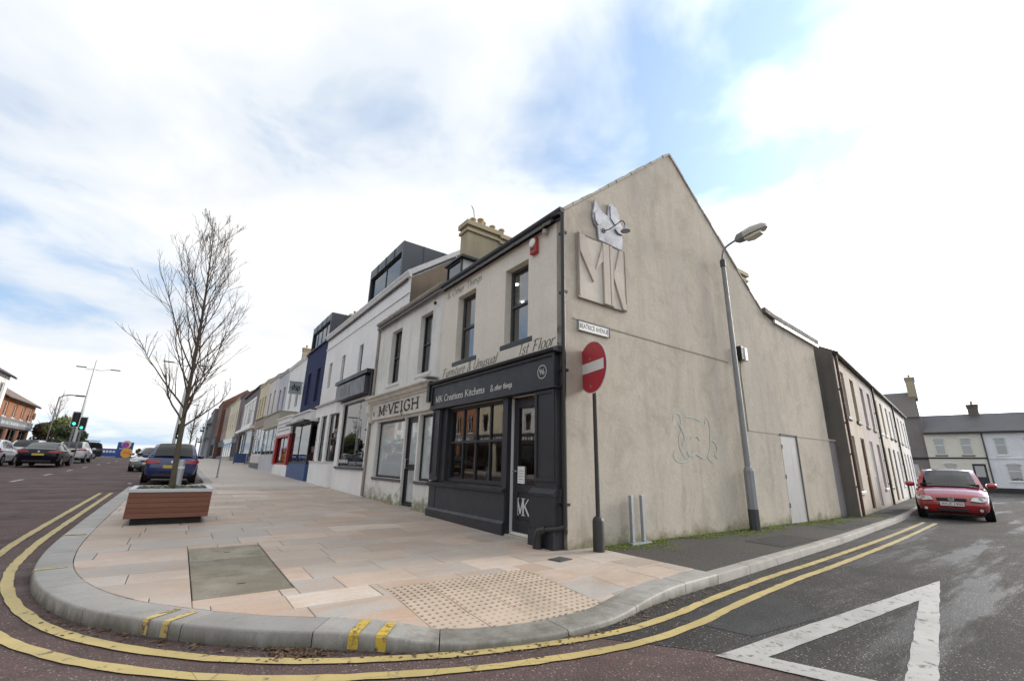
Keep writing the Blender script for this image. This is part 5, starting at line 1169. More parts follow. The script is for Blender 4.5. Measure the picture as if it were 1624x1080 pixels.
# taller end block to the left of the cross terrace
o = thing('end_terrace_block', 'tall grey-brown house with steep dark roof behind the terrace end', 'house', fo+fu*(-5.48)+Vector((.3,.0,0)), FA)
m = MB(); wall_holes(m, 0, 5.5, -.1, 6.6, [(2.5,4.2,5.0,6.3),(3.2,4.6,.9,2.2)], 0, .15); shell(m, 0, 5.5, 0, 8, -.1, 6.6, 9.4, 4); m.build('front_wall', render_mat('grey_brown_render', (.24,.215,.21), .3), o)
arch_window(o, 2.5, 4.2, 5.0, 6.3, .1, DARKIN, None); window(o, 3.2, 4.6, .9, 2.2, .1, WFRAME, 1, 1, GLASS, WFRAME, M('green_blind', (.06,.12,.08), .7), .07); roof(o, 0, 5.4, 0, 8, 6.6, 9.4, SLATE2, .15); chimney(o, 4.9, 5.6, 3.2, 4.8, 8.6, 10.9, CHIM, 2, 'd'); MB().box(0, 5.5, -.05, -.002, 2.6, 2.8).build('string_band', PBLK, o)

# ================================================================ opposite side of the main street
OBR = brick_mat('orange_brick', (.42,.17,.075), (.34,.13,.06), (.30,.24,.19)); TILE = slate_mat('brown_roof_tile', (.15,.105,.085))
GRIM = [OBR, WHITE1, REDB, BUFF, WHITE2]
def opp(name, lab, y0, y1, ze, mat, wz, ww, n, shopcol, rf=TILE, XL=-18.5, zr=2.4, ups2=None, over=.35):
    o = thing(name, lab, 'building', (XL, y0, 0), pi/2, 'buildings on the opposite side of the main street'); w = y1-y0; g0 = gz((y0+y1)/2)
    hs = [((i+.5)*w/n-ww/2, (i+.5)*w/n+ww/2, wz[0], wz[1]) for i in range(n)]
    if ups2: hs += [((i+.5)*w/n-ww/2, (i+.5)*w/n+ww/2, ups2[0], ups2[1]) for i in range(n)]
    k = max(2, int(w/3.2)); shs = [(w*i/k+.25, w*(i+1)/k-.25, g0+.15, g0+2.6) for i in range(k)]
    m = MB(); wall_holes(m, 0, w, -.1, ze, hs+shs, 0, .15); shell(m, 0, w, 0, 8, -.1, ze, ze+zr, 4); m.build('front_wall', mat, o)
    for h in hs: window(o, *h, .1, WFRAME, 2 if ww > 1 else 1, 1, GLASS, WFRAME, BLIND, .07, proud=0)
    for h in shs: window(o, *h, .1, shopcol, 2, 1, GLASSD, None, DARKIN, .08)
    m = MB(); m.box(.1, w-.1, -.18, -.005, g0+2.65, g0+3.5); f = m.build('fascia_board', shopcol, o)
    m = MB(); x = .6
    while x < w-1.2: m.box(x, x+random.uniform(.1,.3), -.187, -.181, g0+2.9, g0+3.2); x += .42
    m.build('sign_lettering', WL, f)
    roof(o, 0, w, 0, 8, ze, ze+zr, rf, over); gutter(o, 0, w, -over+.05, ze-.25, PIPE, .08); return o
GSIGN = M('grey_shop_sign', (.22,.23,.25), .5)
wb = opp('white_corner_block', 'tall white building at the left edge with tall windows and overhanging eaves', 40.0, 54.6, 8.1, WHITE1, (5.3,7.2), 1.4, 5, DGREY, SLATE, ups2=(3.6,4.9))
bb = opp('orange_brick_shops', 'orange brick shop building with brown tiled roof and grey fascia', 54.7, 66.2, 6.35, OBR, (4.5,5.8), 1.0, 4, GSIGN)
t = thing('satellite_dish', 'round brown satellite dish on the orange brick wall', 'dish', (-18.3,64,5.0), 0); m = MB(); m.lathe([(.38,.10),(.30,.03),(.02,0),(.02,-.02),(.31,.01),(.39,.08)], (.22,0,0), 16, 'x'); m.build('dish', M('dish_brown', (.16,.09,.07), .6), t, smooth=40); MB().tube([(-.2,0,0),(.22,0,0)], .02, 5).build('arm', PIPE, t)
opp('cream_shop_row', 'cream shop building standing across the road, seen reflected in the corner shop window', 26.5, 33.0, 7.2, BUFF, (4.2,5.9), 1.0, 2, DGREY)
opp('brick_shop_row', 'orange brick shop building standing across the road next to the white block', 33.1, 39.9, 7.6, OBR, (4.2,5.9), 1.1, 3, GSIGN)
opp('white_shop_row', 'white shop building standing across the road near the junction', 14.0, 26.4, 6.4, WHITE2, (4.0,5.5), 1.0, 4, DGREY, SLATE)
opp('grey_shop_row', 'red brick shop building standing across the road opposite the corner', -6.0, 13.9, 6.2, REDB, (4.0,5.4), 1.0, 6, DGREY, SLATE)
# ================================================================ street furniture
t = thing('no_entry_sign', 'red no entry disc on a black post at the corner of the gable', 'sign', (.36,-.27,0))
m = MB(); m.lathe([(.085,-.02),(.085,.40),(.075,.44),(.045,.47),(.045,.47)], n=14); m.build('post_base', M('black_bollard_paint', (.03,.028,.028), .5, .3, 6, .2), t, smooth=40)
m = MB(); m.tube([(0,0,.4),(-.005,0,2.34)], .034, 12); m.build('post', M('black_bollard_paint', (0,0,0)), t, smooth=50)
sc_ = Vector((-.05,.0,2.68)); ax = Vector((sin(radians(-104)), -cos(radians(-104)), 0)); ux = Vector((cos(radians(-104)), sin(radians(-104)), 0))
def disc(m, r, off, n=40, mi=0, th=.004):
    c = sc_+ax*off; P = [c+ux*(r*cos(2*pi*i/n))+Vector((0,0,r*sin(2*pi*i/n))) for i in range(n)]; Q = [p-ax*th for p in P]; m.raw(P+Q, [tuple(range(n)), tuple(range(n,2*n))[::-1]]+[(i,(i+1)%n,n+(i+1)%n,n+i) for i in range(n)], mi)
m = MB(); disc(m, .425, 0); m.build('back_plate', M('sign_white', (.72,.72,.71), .35, .04), t)
m = MB(); disc(m, .405, .006); dsc = m.build('red_disc', M('sign_red', (.42,.03,.045), .35, .12, 4), t)
c = sc_+ax*.0085; m = MB(); P = [c+ux*x_+Vector((0,0,z_)) for x_, z_ in ((-.345,-.082),(.345,-.082),(.345,.082),(-.345,.082))]; m.face(P); m.build('white_bar', M('sign_white', (0,0,0)), dsc, fix=False)
m = MB(); m.box(-.05,.05,-.045,.045,2.36,2.39); m.box(-.05,.05,-.05,.045,2.80,2.83); m.build('clamp', GALV, t)
# side street lamp
t = thing('street_lamp', 'grey steel street lamp standing against the gable wall', 'street lamp', (5.08,-.16,0))
m = MB(); m.lathe([(.105,-.02),(.105,1.16),(.085,1.22),(.07,1.24)], n=8); m.build('base', M('lamp_grey_paint', (.26,.27,.28), .55, .2, 4, dirt=.3), t); m = MB(); m.lathe([(.108,.0),(.108,.40)], n=8); m.build('dark_band', DGREY, t)
m = MB(); m.tube([(0,0,1.2),(-.03,0,3.2),(-.06,0,5.95)], [.062,.056,.05], 10); m.build('column', M('lamp_grey_paint', (0,0,0)), t, smooth=50); MB().lathe([(.065,5.85),(.065,6.02),(.04,6.05)], (-.06,0,0), 10).build('collar', DGREY, t)
m = MB(); m.tube(smooth_path([(-.06,0,6.0),(-.06,-.02,6.18),(-.06,-.12,6.33),(-.06,-.42,6.42)], 5), .026, 8); m.build('arm', M('lamp_grey_paint', (0,0,0)), t, smooth=60)
m = MB()                                  # lantern: back spigot box, tapering canopy
def loft(m, secs, mi=0):
    n = len(secs[0]); vs = [p for s_ in secs for p in s_]; fs = [(k*n+i,k*n+(i+1)%n,(k+1)*n+(i+1)%n,(k+1)*n+i) for k in range(len(secs)-1) for i in range(n)]; m.raw(vs, fs+[tuple(range(n))[::-1], tuple(range((len(secs)-1)*n, len(secs)*n))], mi)
def lsec(y, w, zb, zt_): return [(-.06-w,y,zb),(-.06+w,y,zb),(-.06+w*1.05,y,zb+(zt_-zb)*.5),(-.06+w*.6,y,zt_),(-.06-w*.6,y,zt_),(-.06-w*1.05,y,zb+(zt_-zb)*.5)]
loft(m, [lsec(-.36,.05,6.36,6.46), lsec(-.42,.10,6.34,6.51), lsec(-.58,.12,6.35,6.54)]); m.build('spigot_housing', M('lamp_head_dark', (.20,.20,.21), .6), t, smooth=35)
m = MB(); loft(m, [lsec(-.585,.125,6.36,6.54), lsec(-.75,.145,6.38,6.57), lsec(-1.0,.11,6.42,6.56), lsec(-1.08,.05,6.45,6.52)]); m.build('canopy', M('lamp_head', (.48,.47,.43), .6), t, smooth=35)
m = MB(); loft(m, [lsec(-.60,.10,6.30,6.36), lsec(-.75,.12,6.29,6.38), lsec(-.96,.09,6.34,6.42)]); m.build('diffuser', M('lamp_diffuser', (.60,.58,.50), .25), t, smooth=35)
# tall silver lamps of the main street
SILVP = M('silver_column', (.55,.56,.58), .45, .08, metal=.4)
def tall_lamp(lab, x, y, H, arms):
    t = thing('tall_street_lamp', lab, 'street lamp', (x,y,gz(y)-.1), 0, 'silver street lamps of the main street')
    m = MB(); m.tube([(0,0,0),(0,0,H)], [.13,.06], 10); m.build('column', SILVP, t, smooth=50)
    for s_, l, z in arms:
        m = MB(); m.tube(smooth_path([(0,0,H-z),(s_*.5,0,H-z-.05),(s_*l,0,H-z+.12)], 4), [.04]*4+[.03]*5, 6); a = m.build('arm', SILVP, t, smooth=50); m = MB(); m.box(s_*l-.05*s_ if s_ > 0 else s_*l-.7, s_*l+.7 if s_ > 0 else s_*l+.05, -.12, .12, H-z+.08, H-z+.16); m.build('lantern', DGREY, a, bevel=.03)
tall_lamp('silver street lamp with twin arms by the traffic lights across the road', -12.7, 52, 9.3, [(1,1.2,.9),(-1,.6,.9)]); tall_lamp('silver street lamp rising behind the planter tree', -5.25, 41, 9.2, [(-1,1.2,1.0),(1,.5,1.0)]); tall_lamp('thin far street lamp beyond the pavement trees', -2.0, 84, 8.5, [(-1,1.6,.1)])
t = thing('old_street_lamp', 'thin grey curved-arm street lamp above the far trees on the left', 'street lamp', (-16.2,62,gz(62))); m = MB(); m.tube(smooth_path([(0,0,0),(0,0,5.6),(.1,0,6.2),(.6,0,6.5),(1.4,0,6.5)], 4), .06, 6); m.build('column', GREYR, t, smooth=60); m = MB(); m.box(1.2,2.0,-.14,.14,6.42,6.58); m.build('lantern', DGREY, t, bevel=.04)
# traffic signals
def signal(lab, x, y, H, rz=0, green=True):
    t = thing('traffic_light', lab, 'traffic light', (x,y,gz(y)-.1), rz, 'traffic lights at the junction up the road'); m = MB(); m.tube([(0,0,0),(0,0,H)], .06, 8); m.build('post', M('signal_post', (.20,.21,.22), .6), t, smooth=50)
    m = MB(); m.box(-.21,.21,-.06,.0,H-.62,H+.38); m.build('backing_board', BLACKF, t); m = MB(); rect_ring(m, -.235,.235,H-.65,H+.41,.04,-.075,-.061); m.build('white_border', WFRAME, t); m = MB(); m.box(-.13,.13,-.22,-.062,H-.56,H+.32); hd_ = m.build('signal_head', BLACKF, t, bevel=.03)
    for k, cl in enumerate(('green','amber','red')):
        mt = emit('lit_green', (.06,.95,.55), 2.2) if (k == 0 and green) else M('unlit_lens_'+cl, {'green':(.01,.03,.02),'amber':(.05,.03,.01),'red':(.05,.01,.01)}[cl], .3)
        MB().lathe([(.09,-.225),(.09,-.235)], (0,0,H-.42+.28*k), 14, 'y').build('lens', mt, hd_); m = MB(); n = 8
        a = [(.10*cos(pi*i/n), -.225, H-.42+.28*k+.10*sin(pi*i/n)) for i in range(n+1)]; m.strip(a, [(p[0],-.40,p[2]-.01) for p in a]); m.build('visor', BLACKF, hd_, fix=False)
signal('left of two green traffic lights on the far side of the road', -10.95, 38, 3.2); signal('right of two green traffic lights, next to the silver lamp', -11.2, 43, 3.1); signal('green traffic light half hidden behind the planter tree trunk', -4.95, 33, 2.6)
# filling-station sign and blue hoarding in the distance
t = thing('totem_sign', 'blue filling-station totem with purple and orange rounds far up the road', 'sign', (-12.0,92,gz(92)-.1)); TB = M('totem_blue', (.02,.07,.30), .5)
m = MB(); m.box(-1.0,1.0,-.2,.2,0,2.4); m.build('panel', TB, t, bevel=.05); m = MB(); m.lathe([(.62,-.30),(.62,-.21)], (.1,0,2.05), 24, 'y'); r1 = m.build('purple_round', M('totem_cream', (.75,.55,.30), .5), t); m = MB(); m.lathe([(.45,-.33),(.45,-.305)], (0,0,1.95), 24, 'y'); m.build('swirl', M('totem_purple', (.30,.06,.35), .5), r1)
m = MB(); m.lathe([(.75,-.30),(.75,-.21)], (.35,0,.7), 24, 'y'); r2 = m.build('orange_round', M('totem_amber', (.75,.38,.06), .5), t); m = MB(); m.box(-.15,.85,-.33,-.305,.6,1.0); m.build('orange_panel', M('totem_orange', (.80,.22,.03), .5), r2); m = MB(); m.box(-.7,.6,-.215,-.205,1.3,1.42); m.build('lettering', WL, t)
t = thing('blue_hoarding', 'long blue hoarding with white lettering beside the totem sign', 'hoarding', (-15.2,97,gz(97))); m = MB(); m.box(-2.6,2.6,-.1,.1,0,1.25); m.build('board', TB, t); m = MB(); [m.box(-1.6+.42*i,-1.3+.42*i,-.108,-.102,.6,.95) for i in range(9)]; m.build('lettering', WL, t)
# bollard and thin post by the bay
t = thing('steel_bollard', 'brushed steel bollard behind the planter', 'bollard', (-4.62,9.4,gz(9.4))); m = MB(); m.lathe([(.075,0),(.075,.92),(.06,.95),(0.001,.96)], n=14); m.build('post', GALV, t, smooth=50)
m = MB(); m.lathe([(.077,.74),(.077,.80)], n=14); m.build('band', WFRAME, t)
t = thing('sign_post', 'thin bare grey post at the pavement edge by the parked blue car', 'post', (-3.1,20.5,gz(20.5))); m = MB(); m.tube([(0,0,0),(0,0,1.6)], .03, 8); m.build('post', GALV, t); MB().lathe([(.06,0),(.06,.03)], n=10).build('foot_collar', GALV, t)
for i, (x, y) in enumerate([(-3.3,62),(-3.2,66),(-3.1,71)]):
    t = thing('dark_post', ['nearest of three thin dark posts far along the kerb','middle of three thin dark posts far along the kerb','farthest of three thin dark posts far along the kerb'][i], 'post', (x,y,gz(y)), 0, 'thin dark posts far along the kerb'); m = MB(); m.tube([(0,0,0),(0,0,2.6)], .06, 6); m.build('post', DGREY, t); MB().lathe([(.08,2.6),(.05,2.68)], n=8).build('cap', DGREY, t)
t = thing('blue_notice_board', 'low blue advertising board standing outside the glazed shop', 'sign', (.2,47.3,gz(47))); m = MB(); m.box(-.5,.5,-.03,.03,.1,1.0); m.build('board', BLUE, t); m = MB(); m.box(-.52,-.46,-.25,.25,0,.1); m.box(.46,.52,-.25,.25,0,.1); m.build('feet', DGREY, t)

# ---------------------------------------------------------------- planter with bare street tree
PX0, PX1, PY0, PY1 = -5.27, -4.13, 4.72, 5.95; gp_ = gz(5.2)
t = thing('timber_planter', 'red-brown timber planter with pale rim on a dark recessed plinth', 'planter', ((PX0+PX1)/2,(PY0+PY1)/2,gp_)); hx, hy = (PX1-PX0)/2, (PY1-PY0)/2
def timber():
    m, nt, b = new_mat('planter_timber'); g = G(nt); oi = g.N.new('ShaderNodeObjectInfo').outputs['Random']
    base = g.ramp(oi, (0,(.17,.062,.034)), (.5,(.21,.08,.045)), (1,(.185,.07,.04)))
    c = g.mix(g.ramp(g.noise(3, 6, .65, g.mapv((1.2,1.2,22)), .6), (.35,0), (.7,.6)), base, (.085,.03,.018)); g.set(b.inputs['Base Color'], c); b.inputs['Roughness'].default_value = .5; g.bump(g.noise(6,5,.6,g.mapv((1,1,20))), .15, .004, b); return m
TIM = timber(); nb = 5; zb, zt_ = .10, .505
for i in range(nb):
    a = zb+(zt_-zb)*i/nb+.0015; b = zb+(zt_-zb)*(i+1)/nb-.0015
    for (x0,x1,y0,y1) in ((-hx,hx,-hy,-hy+.03),(-hx,hx,hy-.03,hy),(-hx,-hx+.03,-hy+.031,hy-.031),(hx-.03,hx,-hy+.031,hy-.031)): MB().box(x0,x1,y0,y1,a,b).build('board', TIM, t, bevel=.003)
m = MB(); RIM = M('pale_metal_rim', (.50,.51,.53), .45, .1)
m.box(-hx-.012,hx+.012,-hy-.012,-hy+.07,zt_+.002,zt_+.055); m.box(-hx-.012,hx+.012,hy-.07,hy+.012,zt_+.002,zt_+.055); m.box(-hx-.012,-hx+.07,-hy+.071,hy-.071,zt_+.002,zt_+.055); m.box(hx-.07,hx+.012,-hy+.071,hy-.071,zt_+.002,zt_+.055); m.build('rim', RIM, t, bevel=.004)
MB().box(-hx+.09,hx-.09,-hy+.10,hy-.10,-.02,zb-.002).build('plinth', M('plinth_dark', (.02,.018,.018), .8), t); MB().box(-hx+.03,hx-.03,-hy+.03,hy-.03,zb+.01,zt_-.02).build('soil', M('soil', (.05,.035,.025), .95, .4, 12, .5), t)
LEAF = [M('planter_leaf_a', (.035,.075,.02), .6), M('planter_leaf_b', (.06,.10,.03), .6), M('planter_leaf_c', (.10,.11,.03), .6)]
def pl_p(): return (random.uniform(PX0+.08,PX1-.08), random.uniform(PY0+.06,PY1-.08), gp_+.49+random.uniform(0,.075)), 1
scatter('planter_groundcover', 1500, pl_p, .022, LEAF, 'low green groundcover leaves filling the timber planter', 'plants')
BARK = M('grey_green_bark', (.105,.085,.058), .9, .3, 9, .8, 30, dirt=.4, dcol=(.05,.06,.03)); TWIG = M('dark_twig', (.10,.072,.055), .85, .2, 6)
def bare_tree(name, lab, base, H, spread, trunk_r, lean, seed, nb=30, first=.25, twigs=7, group=None, sides=6, lvl=3, rise=.85):
    R = random.Random(seed); t = thing(name, lab, 'tree', base, 0, group); L = Vector(lean)
    def trunk_at(f):                 # trunk axis, gently wandering
        return Vector((L.x*f+.05*sin(f*7+seed)*f*H*.12, L.y*f+.05*cos(f*5+seed)*f*H*.12, H*f))
    N = 14; m = MB(); m.tube([trunk_at(i/N) for i in range(N+1)], [max(.005, trunk_r*(1-(i/N))**.85*(1.25 if i == 0 else 1)+.004) for i in range(N+1)], 9); m.build('trunk', BARK, t, smooth=60)
    m = MB()
    def branch(p, d, ln, r, lev):
        n = 7 if lev == 0 else (5 if lev == 1 else 3); P = [p.copy()]; q = p.copy(); dd = d.copy()
        for i in range(n):
            dd = (dd+Vector((R.gauss(0,.10),R.gauss(0,.10),R.gauss(.09*rise,.06)))).normalized(); q = q+dd*(ln/n); P.append(q.copy())
        m.tube(P, [max(.0022, r*(1-.85*i/n)) for i in range(n+1)], (5 if lev == 0 else 4 if lev == 1 else 3), cap=False)
        if lev < lvl-1:
            k = twigs if lev == 0 else max(3, twigs//2)
            for j in range(k):
                f = R.uniform(.18,1.0); i = min(n-1, int(f*n)); b = P[i].lerp(P[i+1], f*n-i); ax_ = (P[i+1]-P[i]).normalized()
                side = Vector((R.gauss(0,1),R.gauss(0,1),R.gauss(.35,.6))); side = (side-ax_*side.dot(ax_)).normalized()
                branch(b, (ax_*R.uniform(.75,1.1)+side*R.uniform(.35,.75)).normalized(), ln*R.uniform(.28,.5)*(1.1-.5*f), r*(.5 if lev == 0 else .45)*(1-.4*f), lev+1)
    for i in range(nb):
        f = first+(1-first)*((i+.5)/nb)**1.05*.97; a = i*2.4+R.uniform(-.5,.5); p = trunk_at(f); u = (f-first)/(1-first)
        prof = (.55+.9*u if u < .25 else .9*(1-u)**.75+.08)
        ln = spread*1.9*prof*R.uniform(.75,1.2); el = radians(R.uniform(38,58)+18*u)
        branch(p, Vector((cos(a)*cos(el), sin(a)*cos(el), sin(el))), ln, trunk_r*(.36*(1-u)+.07), 0)
    m.build('crown', TWIG, t, fix=False); return t
bare_tree('bare_street_tree', 'bare leafless street tree growing out of the timber planter', (-4.72,5.33,gp_+.45), 5.35, 1.25, .044, (-.22,0,0), 4, 44, .21, 9, rise=1.25)
for i, (x, y) in enumerate([(-4.1,46),(-4.0,54),(-3.9,62),(-3.8,71)]):
    bare_tree('bare_street_tree', ['nearest','second','third','farthest'][i]+' small bare tree in the far pavement row', (x,y,gz(y)), 6.0, 1.0, .07, (0,0,0), 20+i, 14, .35, 5, 'bare trees in the far pavement row', 5, 2)
bare_tree('bare_roadside_tree', 'reddish bare tree beside the orange brick shops across the road', (-16.6,66,gz(66)), 7.0, 1.7, .11, (0,0,0), 31, 22, .2, 7, None, 5, 3, .5)
def leafy(name, lab, loc, blobs, n, size, cols, trunk_h):
    t = thing(name, lab, 'tree', loc); R = random.Random(hash(lab) % 1000 if False else len(lab)); m = MB()
    for k in range(n):
        cx, cy, cz, rx, rz = R.choice(blobs); v = Vector((R.gauss(0,1),R.gauss(0,1),R.gauss(0,1))).normalized()*R.uniform(.55,1.05); p = Vector((cx+v.x*rx, cy+v.y*rx, cz+v.z*rz)); a = Vector((R.gauss(0,1),R.gauss(0,1),R.gauss(0,1))).normalized(); b = a.orthogonal().normalized(); s_ = size*R.uniform(.5,1.3)
        m.face((p-a*s_, p+b*s_*.6, p+a*s_, p-b*s_*.6), R.randrange(len(cols)))
    m.build('crown', cols, t, fix=False); m = MB(); m.tube([(0,0,0),(0,0,trunk_h)], [.16,.08], 7); m.build('trunk', BARK, t, smooth=50)
    return t
EVG = [M('evergreen_a', (.025,.045,.018), .7), M('evergreen_b', (.045,.07,.025), .7), M('evergreen_c', (.07,.09,.03), .7)]; YGR = [M('yellow_green_a', (.16,.17,.05), .7), M('yellow_green_b', (.10,.13,.035), .7)]; RUS = [M('rust_twig_a', (.10,.05,.03), .8), M('rust_twig_b', (.06,.035,.025), .8), M('rust_twig_c', (.04,.045,.02), .8)]
leafy('evergreen_tree', 'dark spreading evergreen behind the traffic lights', (-14.6,62,gz(62)), [(0,0,1.3,1.2,1.0),(.7,0,2.3,.8,.6),(-.4,.3,2.7,.8,.6),(1.1,0,1.3,.7,.6)], 4200, .13, EVG, 3.5)
leafy('yellow_green_tree', 'yellow-green tree top above the dark evergreen', (-15.6,64,gz(64)), [(0,0,3.6,.9,.7),(.6,.2,3.1,.8,.6),(-.7,0,3.0,.8,.7)], 2200, .13, YGR, 4.5)
leafy('russet_shrub', 'russet shrub mass between the brick shops and the evergreen', (-17.0,67,gz(67)), [(0,0,1.6,1.4,1.4),(-.4,0,2.9,1.0,.8)], 3000, .15, RUS, 2.5)
leafy('orange_bush', 'small rust coloured bush beside the totem sign', (-10.2,92,gz(92)), [(0,0,.9,.4,.45)], 400, .10, [M('rust_bush', (.10,.06,.03), .8)], .7)
# ================================================================ cars (local frame: nose towards -y at y = 0, tail at y = L)
TYRE = M('tyre_rubber', (.018,.018,.018), .85, .2, 20); RIMM = M('alloy_rim', (.42,.42,.44), .35, .1, metal=.7); TRIM = M('black_trim', (.014,.014,.015), .5); LAMPR = M('rear_lamp_red', (.38,.012,.015), .18, .1, coat=.6); LAMPC = M('head_lamp_glass', (.55,.57,.58), .12, .1, coat=.8)
CHROME = M('chrome', (.75,.75,.76), .15, .03, metal=1.0); PLY = M('plate_yellow', (.62,.46,.06), .5, .05); PLW = M('plate_white_car', (.72,.72,.70), .5, .05); CARIN = M('car_interior', (.025,.025,.028), .9)
def paint(name, col): return M(name, col, .30, .03, 2, coat=1.0 if max(col) > .1 else .35, spec=.5 if max(col) > .1 else .25)
STY = {
 'hatch': dict(L=3.92, W=1.66, st=[(0,.60,.34,.50,.56),(.05,.70,.24,.58,.64),(.18,.775,.19,.68,.74),(.45,.815,.18,.78,.85),(.85,.83,.18,.86,.94),(1.12,.83,.18,.90,.98),(2.4,.83,.18,.93,.99),(3.4,.82,.18,.95,1.0),(3.74,.79,.22,.94,.99),(3.87,.74,.26,.86,.92),(3.92,.66,.34,.74,.80)],
   cab=[(.92,.95,.77),(1.34,1.24,.70),(1.70,1.45,.635),(2.4,1.52,.62),(3.20,1.48,.61),(3.52,1.29,.66),(3.78,.99,.72)], wb=(.72,3.22)),
 'sedan': dict(L=4.85, W=1.86, st=[(0,.66,.34,.50,.56),(.06,.78,.24,.60,.66),(.25,.87,.19,.68,.73),(.6,.915,.18,.75,.81),(1.2,.93,.18,.84,.91),(1.55,.93,.18,.89,.95),(3.3,.93,.18,.95,1.0),(4.2,.92,.18,.97,1.03),(4.6,.90,.22,.97,1.04),(4.78,.86,.27,.93,1.0),(4.85,.78,.36,.80,.86)],
   cab=[(1.35,.92,.85),(1.85,1.18,.74),(2.3,1.38,.66),(2.9,1.44,.64),(3.5,1.39,.64),(4.0,1.21,.69),(4.45,1.02,.78)], wb=(.9,3.85)),
 'suv': dict(L=4.4, W=1.82, st=[(0,.66,.40,.62,.68),(.06,.78,.30,.72,.80),(.22,.86,.24,.82,.90),(.6,.90,.24,.92,.99),(1.1,.91,.24,.99,1.05),(2.6,.91,.24,1.03,1.08),(3.9,.90,.24,1.05,1.1),(4.28,.87,.30,1.03,1.08),(4.4,.78,.40,.86,.92)],
   cab=[(1.0,1.02,.83),(1.45,1.32,.72),(1.8,1.54,.65),(2.6,1.62,.64),(3.7,1.57,.64),(4.05,1.34,.72),(4.28,1.06,.78)], wb=(.82,3.55)),
 'van': dict(L=4.8, W=1.95, st=[(0,.7,.40,.66,.72),(.08,.85,.30,.80,.88),(.4,.94,.24,.98,1.05),(1.1,.97,.24,1.08,1.14),(3.6,.97,.24,1.08,1.14),(4.7,.96,.26,1.06,1.12),(4.8,.9,.36,.96,1.02)],
   cab=[(.9,1.08,.9),(1.4,1.5,.80),(1.75,1.80,.74),(2.6,1.88,.73),(4.3,1.86,.73),(4.62,1.7,.76),(4.76,1.08,.86)], wb=(.9,3.9)),
}
def make_car(style, col, label, loc, rz, plate=None, group=None, badge=None, roofcol=None, lights=True):
    s = STY[style]; t = thing('parked_car' if group else 'car', label, 'car', loc, rz, group); pm = col
    def sec(y, w, zb, zs, zt): 
        h = [(.0,zb),(.80,zb),(.95,zb+.09),(1.0,zb+(zs-zb)*.42),(1.0,zb+(zs-zb)*.62),(.985,zs-.05),(.94,zs),(.72,zs+(zt-zs)*.7),(.36,zs+(zt-zs)*.95),(.0,zt)]
        return [(a*w,y,z) for a, z in h]+[(-a*w,y,z) for a, z in h[-2:0:-1]]
    m = MB(); secs = []
    st = s['st']
    for (a, b) in zip(st, st[1:]):
        for k in range(3):
            f = k/3; secs.append(sec(*[p+(q-p)*f for p, q in zip(a, b)]))
    secs.append(sec(*st[-1])); loft(m, secs); body = m.build('body', pm, t, smooth=38)
    # cabin
    cab = s['cab']; zbelt = lambda y: next((a[1]+(b[1]-a[1])*(y-a[0])/(b[0]-a[0]) for a, b in zip([(cab[0][0],cab[0][1]),(cab[-1][0],cab[-1][1])], [(cab[-1][0],cab[-1][1])]) ), 1)
    cr = (-1,-.82,-.45,0,.45,.82,1); m = MB(); hb = s['W']/2*.93
    def pt(c, k): 
        y, z, hw = c; return (hw*k, y-(.10*(1-k*k) if y < s['L']*.5 else -.06*(1-k*k)), z-.05*(abs(k)**3))
    for ci, (a, b) in enumerate(zip(cab, cab[1:])):
        for k in range(6):
            if ci in (0, 1, len(cab)-3, len(cab)-2) and 0 < k < 5: continue      # glazed openings
            m.face([pt(a,cr[k]),pt(a,cr[k+1]),pt(b,cr[k+1]),pt(b,cr[k])])
    def belt(c, sd): y = c[0]; return (sd*min(hb, c[2]+.17), y, zbelt(y)-.04)
    for sd in (-1, 1):
        for a, b in zip(cab, cab[1:]): m.face([pt(a,sd),pt(b,sd),belt(b,sd),belt(a,sd)])
    cabin = m.build('cabin', roofcol or pm, t, smooth=32, weld=True)
    # glass
    def glassgrid(rows, kmax, name, lift, z0f=.12, z1f=.9):
        m = MB(); ks = [kmax*(-1+i/4) for i in range(9)]; R_ = []
        a0, a1 = rows[0], rows[-1]
        def along(f):
            f = f*(len(rows)-1); i = min(len(rows)-2, int(f)); g_ = f-i; return tuple(p+(q-p)*g_ for p, q in zip(rows[i], rows[i+1]))
        for j in range(6): c = along(z0f+(z1f-z0f)*j/5); R_.append([Vector(pt(c,k))+lift for k in ks])
        for a, b in zip(R_, R_[1:]): m.strip(a, b)
        return m.build(name, CARGL if name == 'windscreen' else M('dark_side_glass', (.012,.014,.017), .05, .1, 2), cabin, smooth=60, fix=False)
    glassgrid(cab[0:3], .84, 'windscreen', Vector((0,-.010,.012)), .0, .99); glassgrid(cab[-3:][::-1], .84, 'rear_window', Vector((0,.010,.012)), .02, .98)
    DK = M('car_glass_backing', (.02,.022,.026), .5)
    n = len(cab)
    def sidept(f, h, sd):         # f along cabin (0..1), h 0 belt..1 roof
        f2 = f*(n-1); i = min(n-2, int(f2)); g_ = f2-i; c = tuple(p+(q-p)*g_ for p, q in zip(cab[i], cab[i+1])); a, b = Vector(belt(c,sd)), Vector(pt(c,sd)); p = a.lerp(b, h); p.x += sd*.008; return p
    for sd in (-1, 1):
        for f0, f1, f2, f3 in ((.20,.50,.34,.50), (.53,.80,.53,.72)):
            m = MB(); m.strip([sidept(f0+(f1-f0)*i/4,.22,sd) for i in range(5)], [sidept(f2+(f3-f2)*i/4,.90,sd) for i in range(5)]); m.build('side_window', M('dark_side_glass', (.012,.014,.017), .05, .1, 2), cabin, fix=False)
        x = sd*(s['W']/2+.03); yb = cab[0][0]+.35; m = MB(); zz = zbelt(yb)+.02; m.lathe([(.02,-.13),(.075,-.10),(.085,0),(.07,.09),(.02,.12)], (x+sd*.09,yb,zz+.02), 10, 'x'); m.build('mirror', pm, t, smooth=50); 
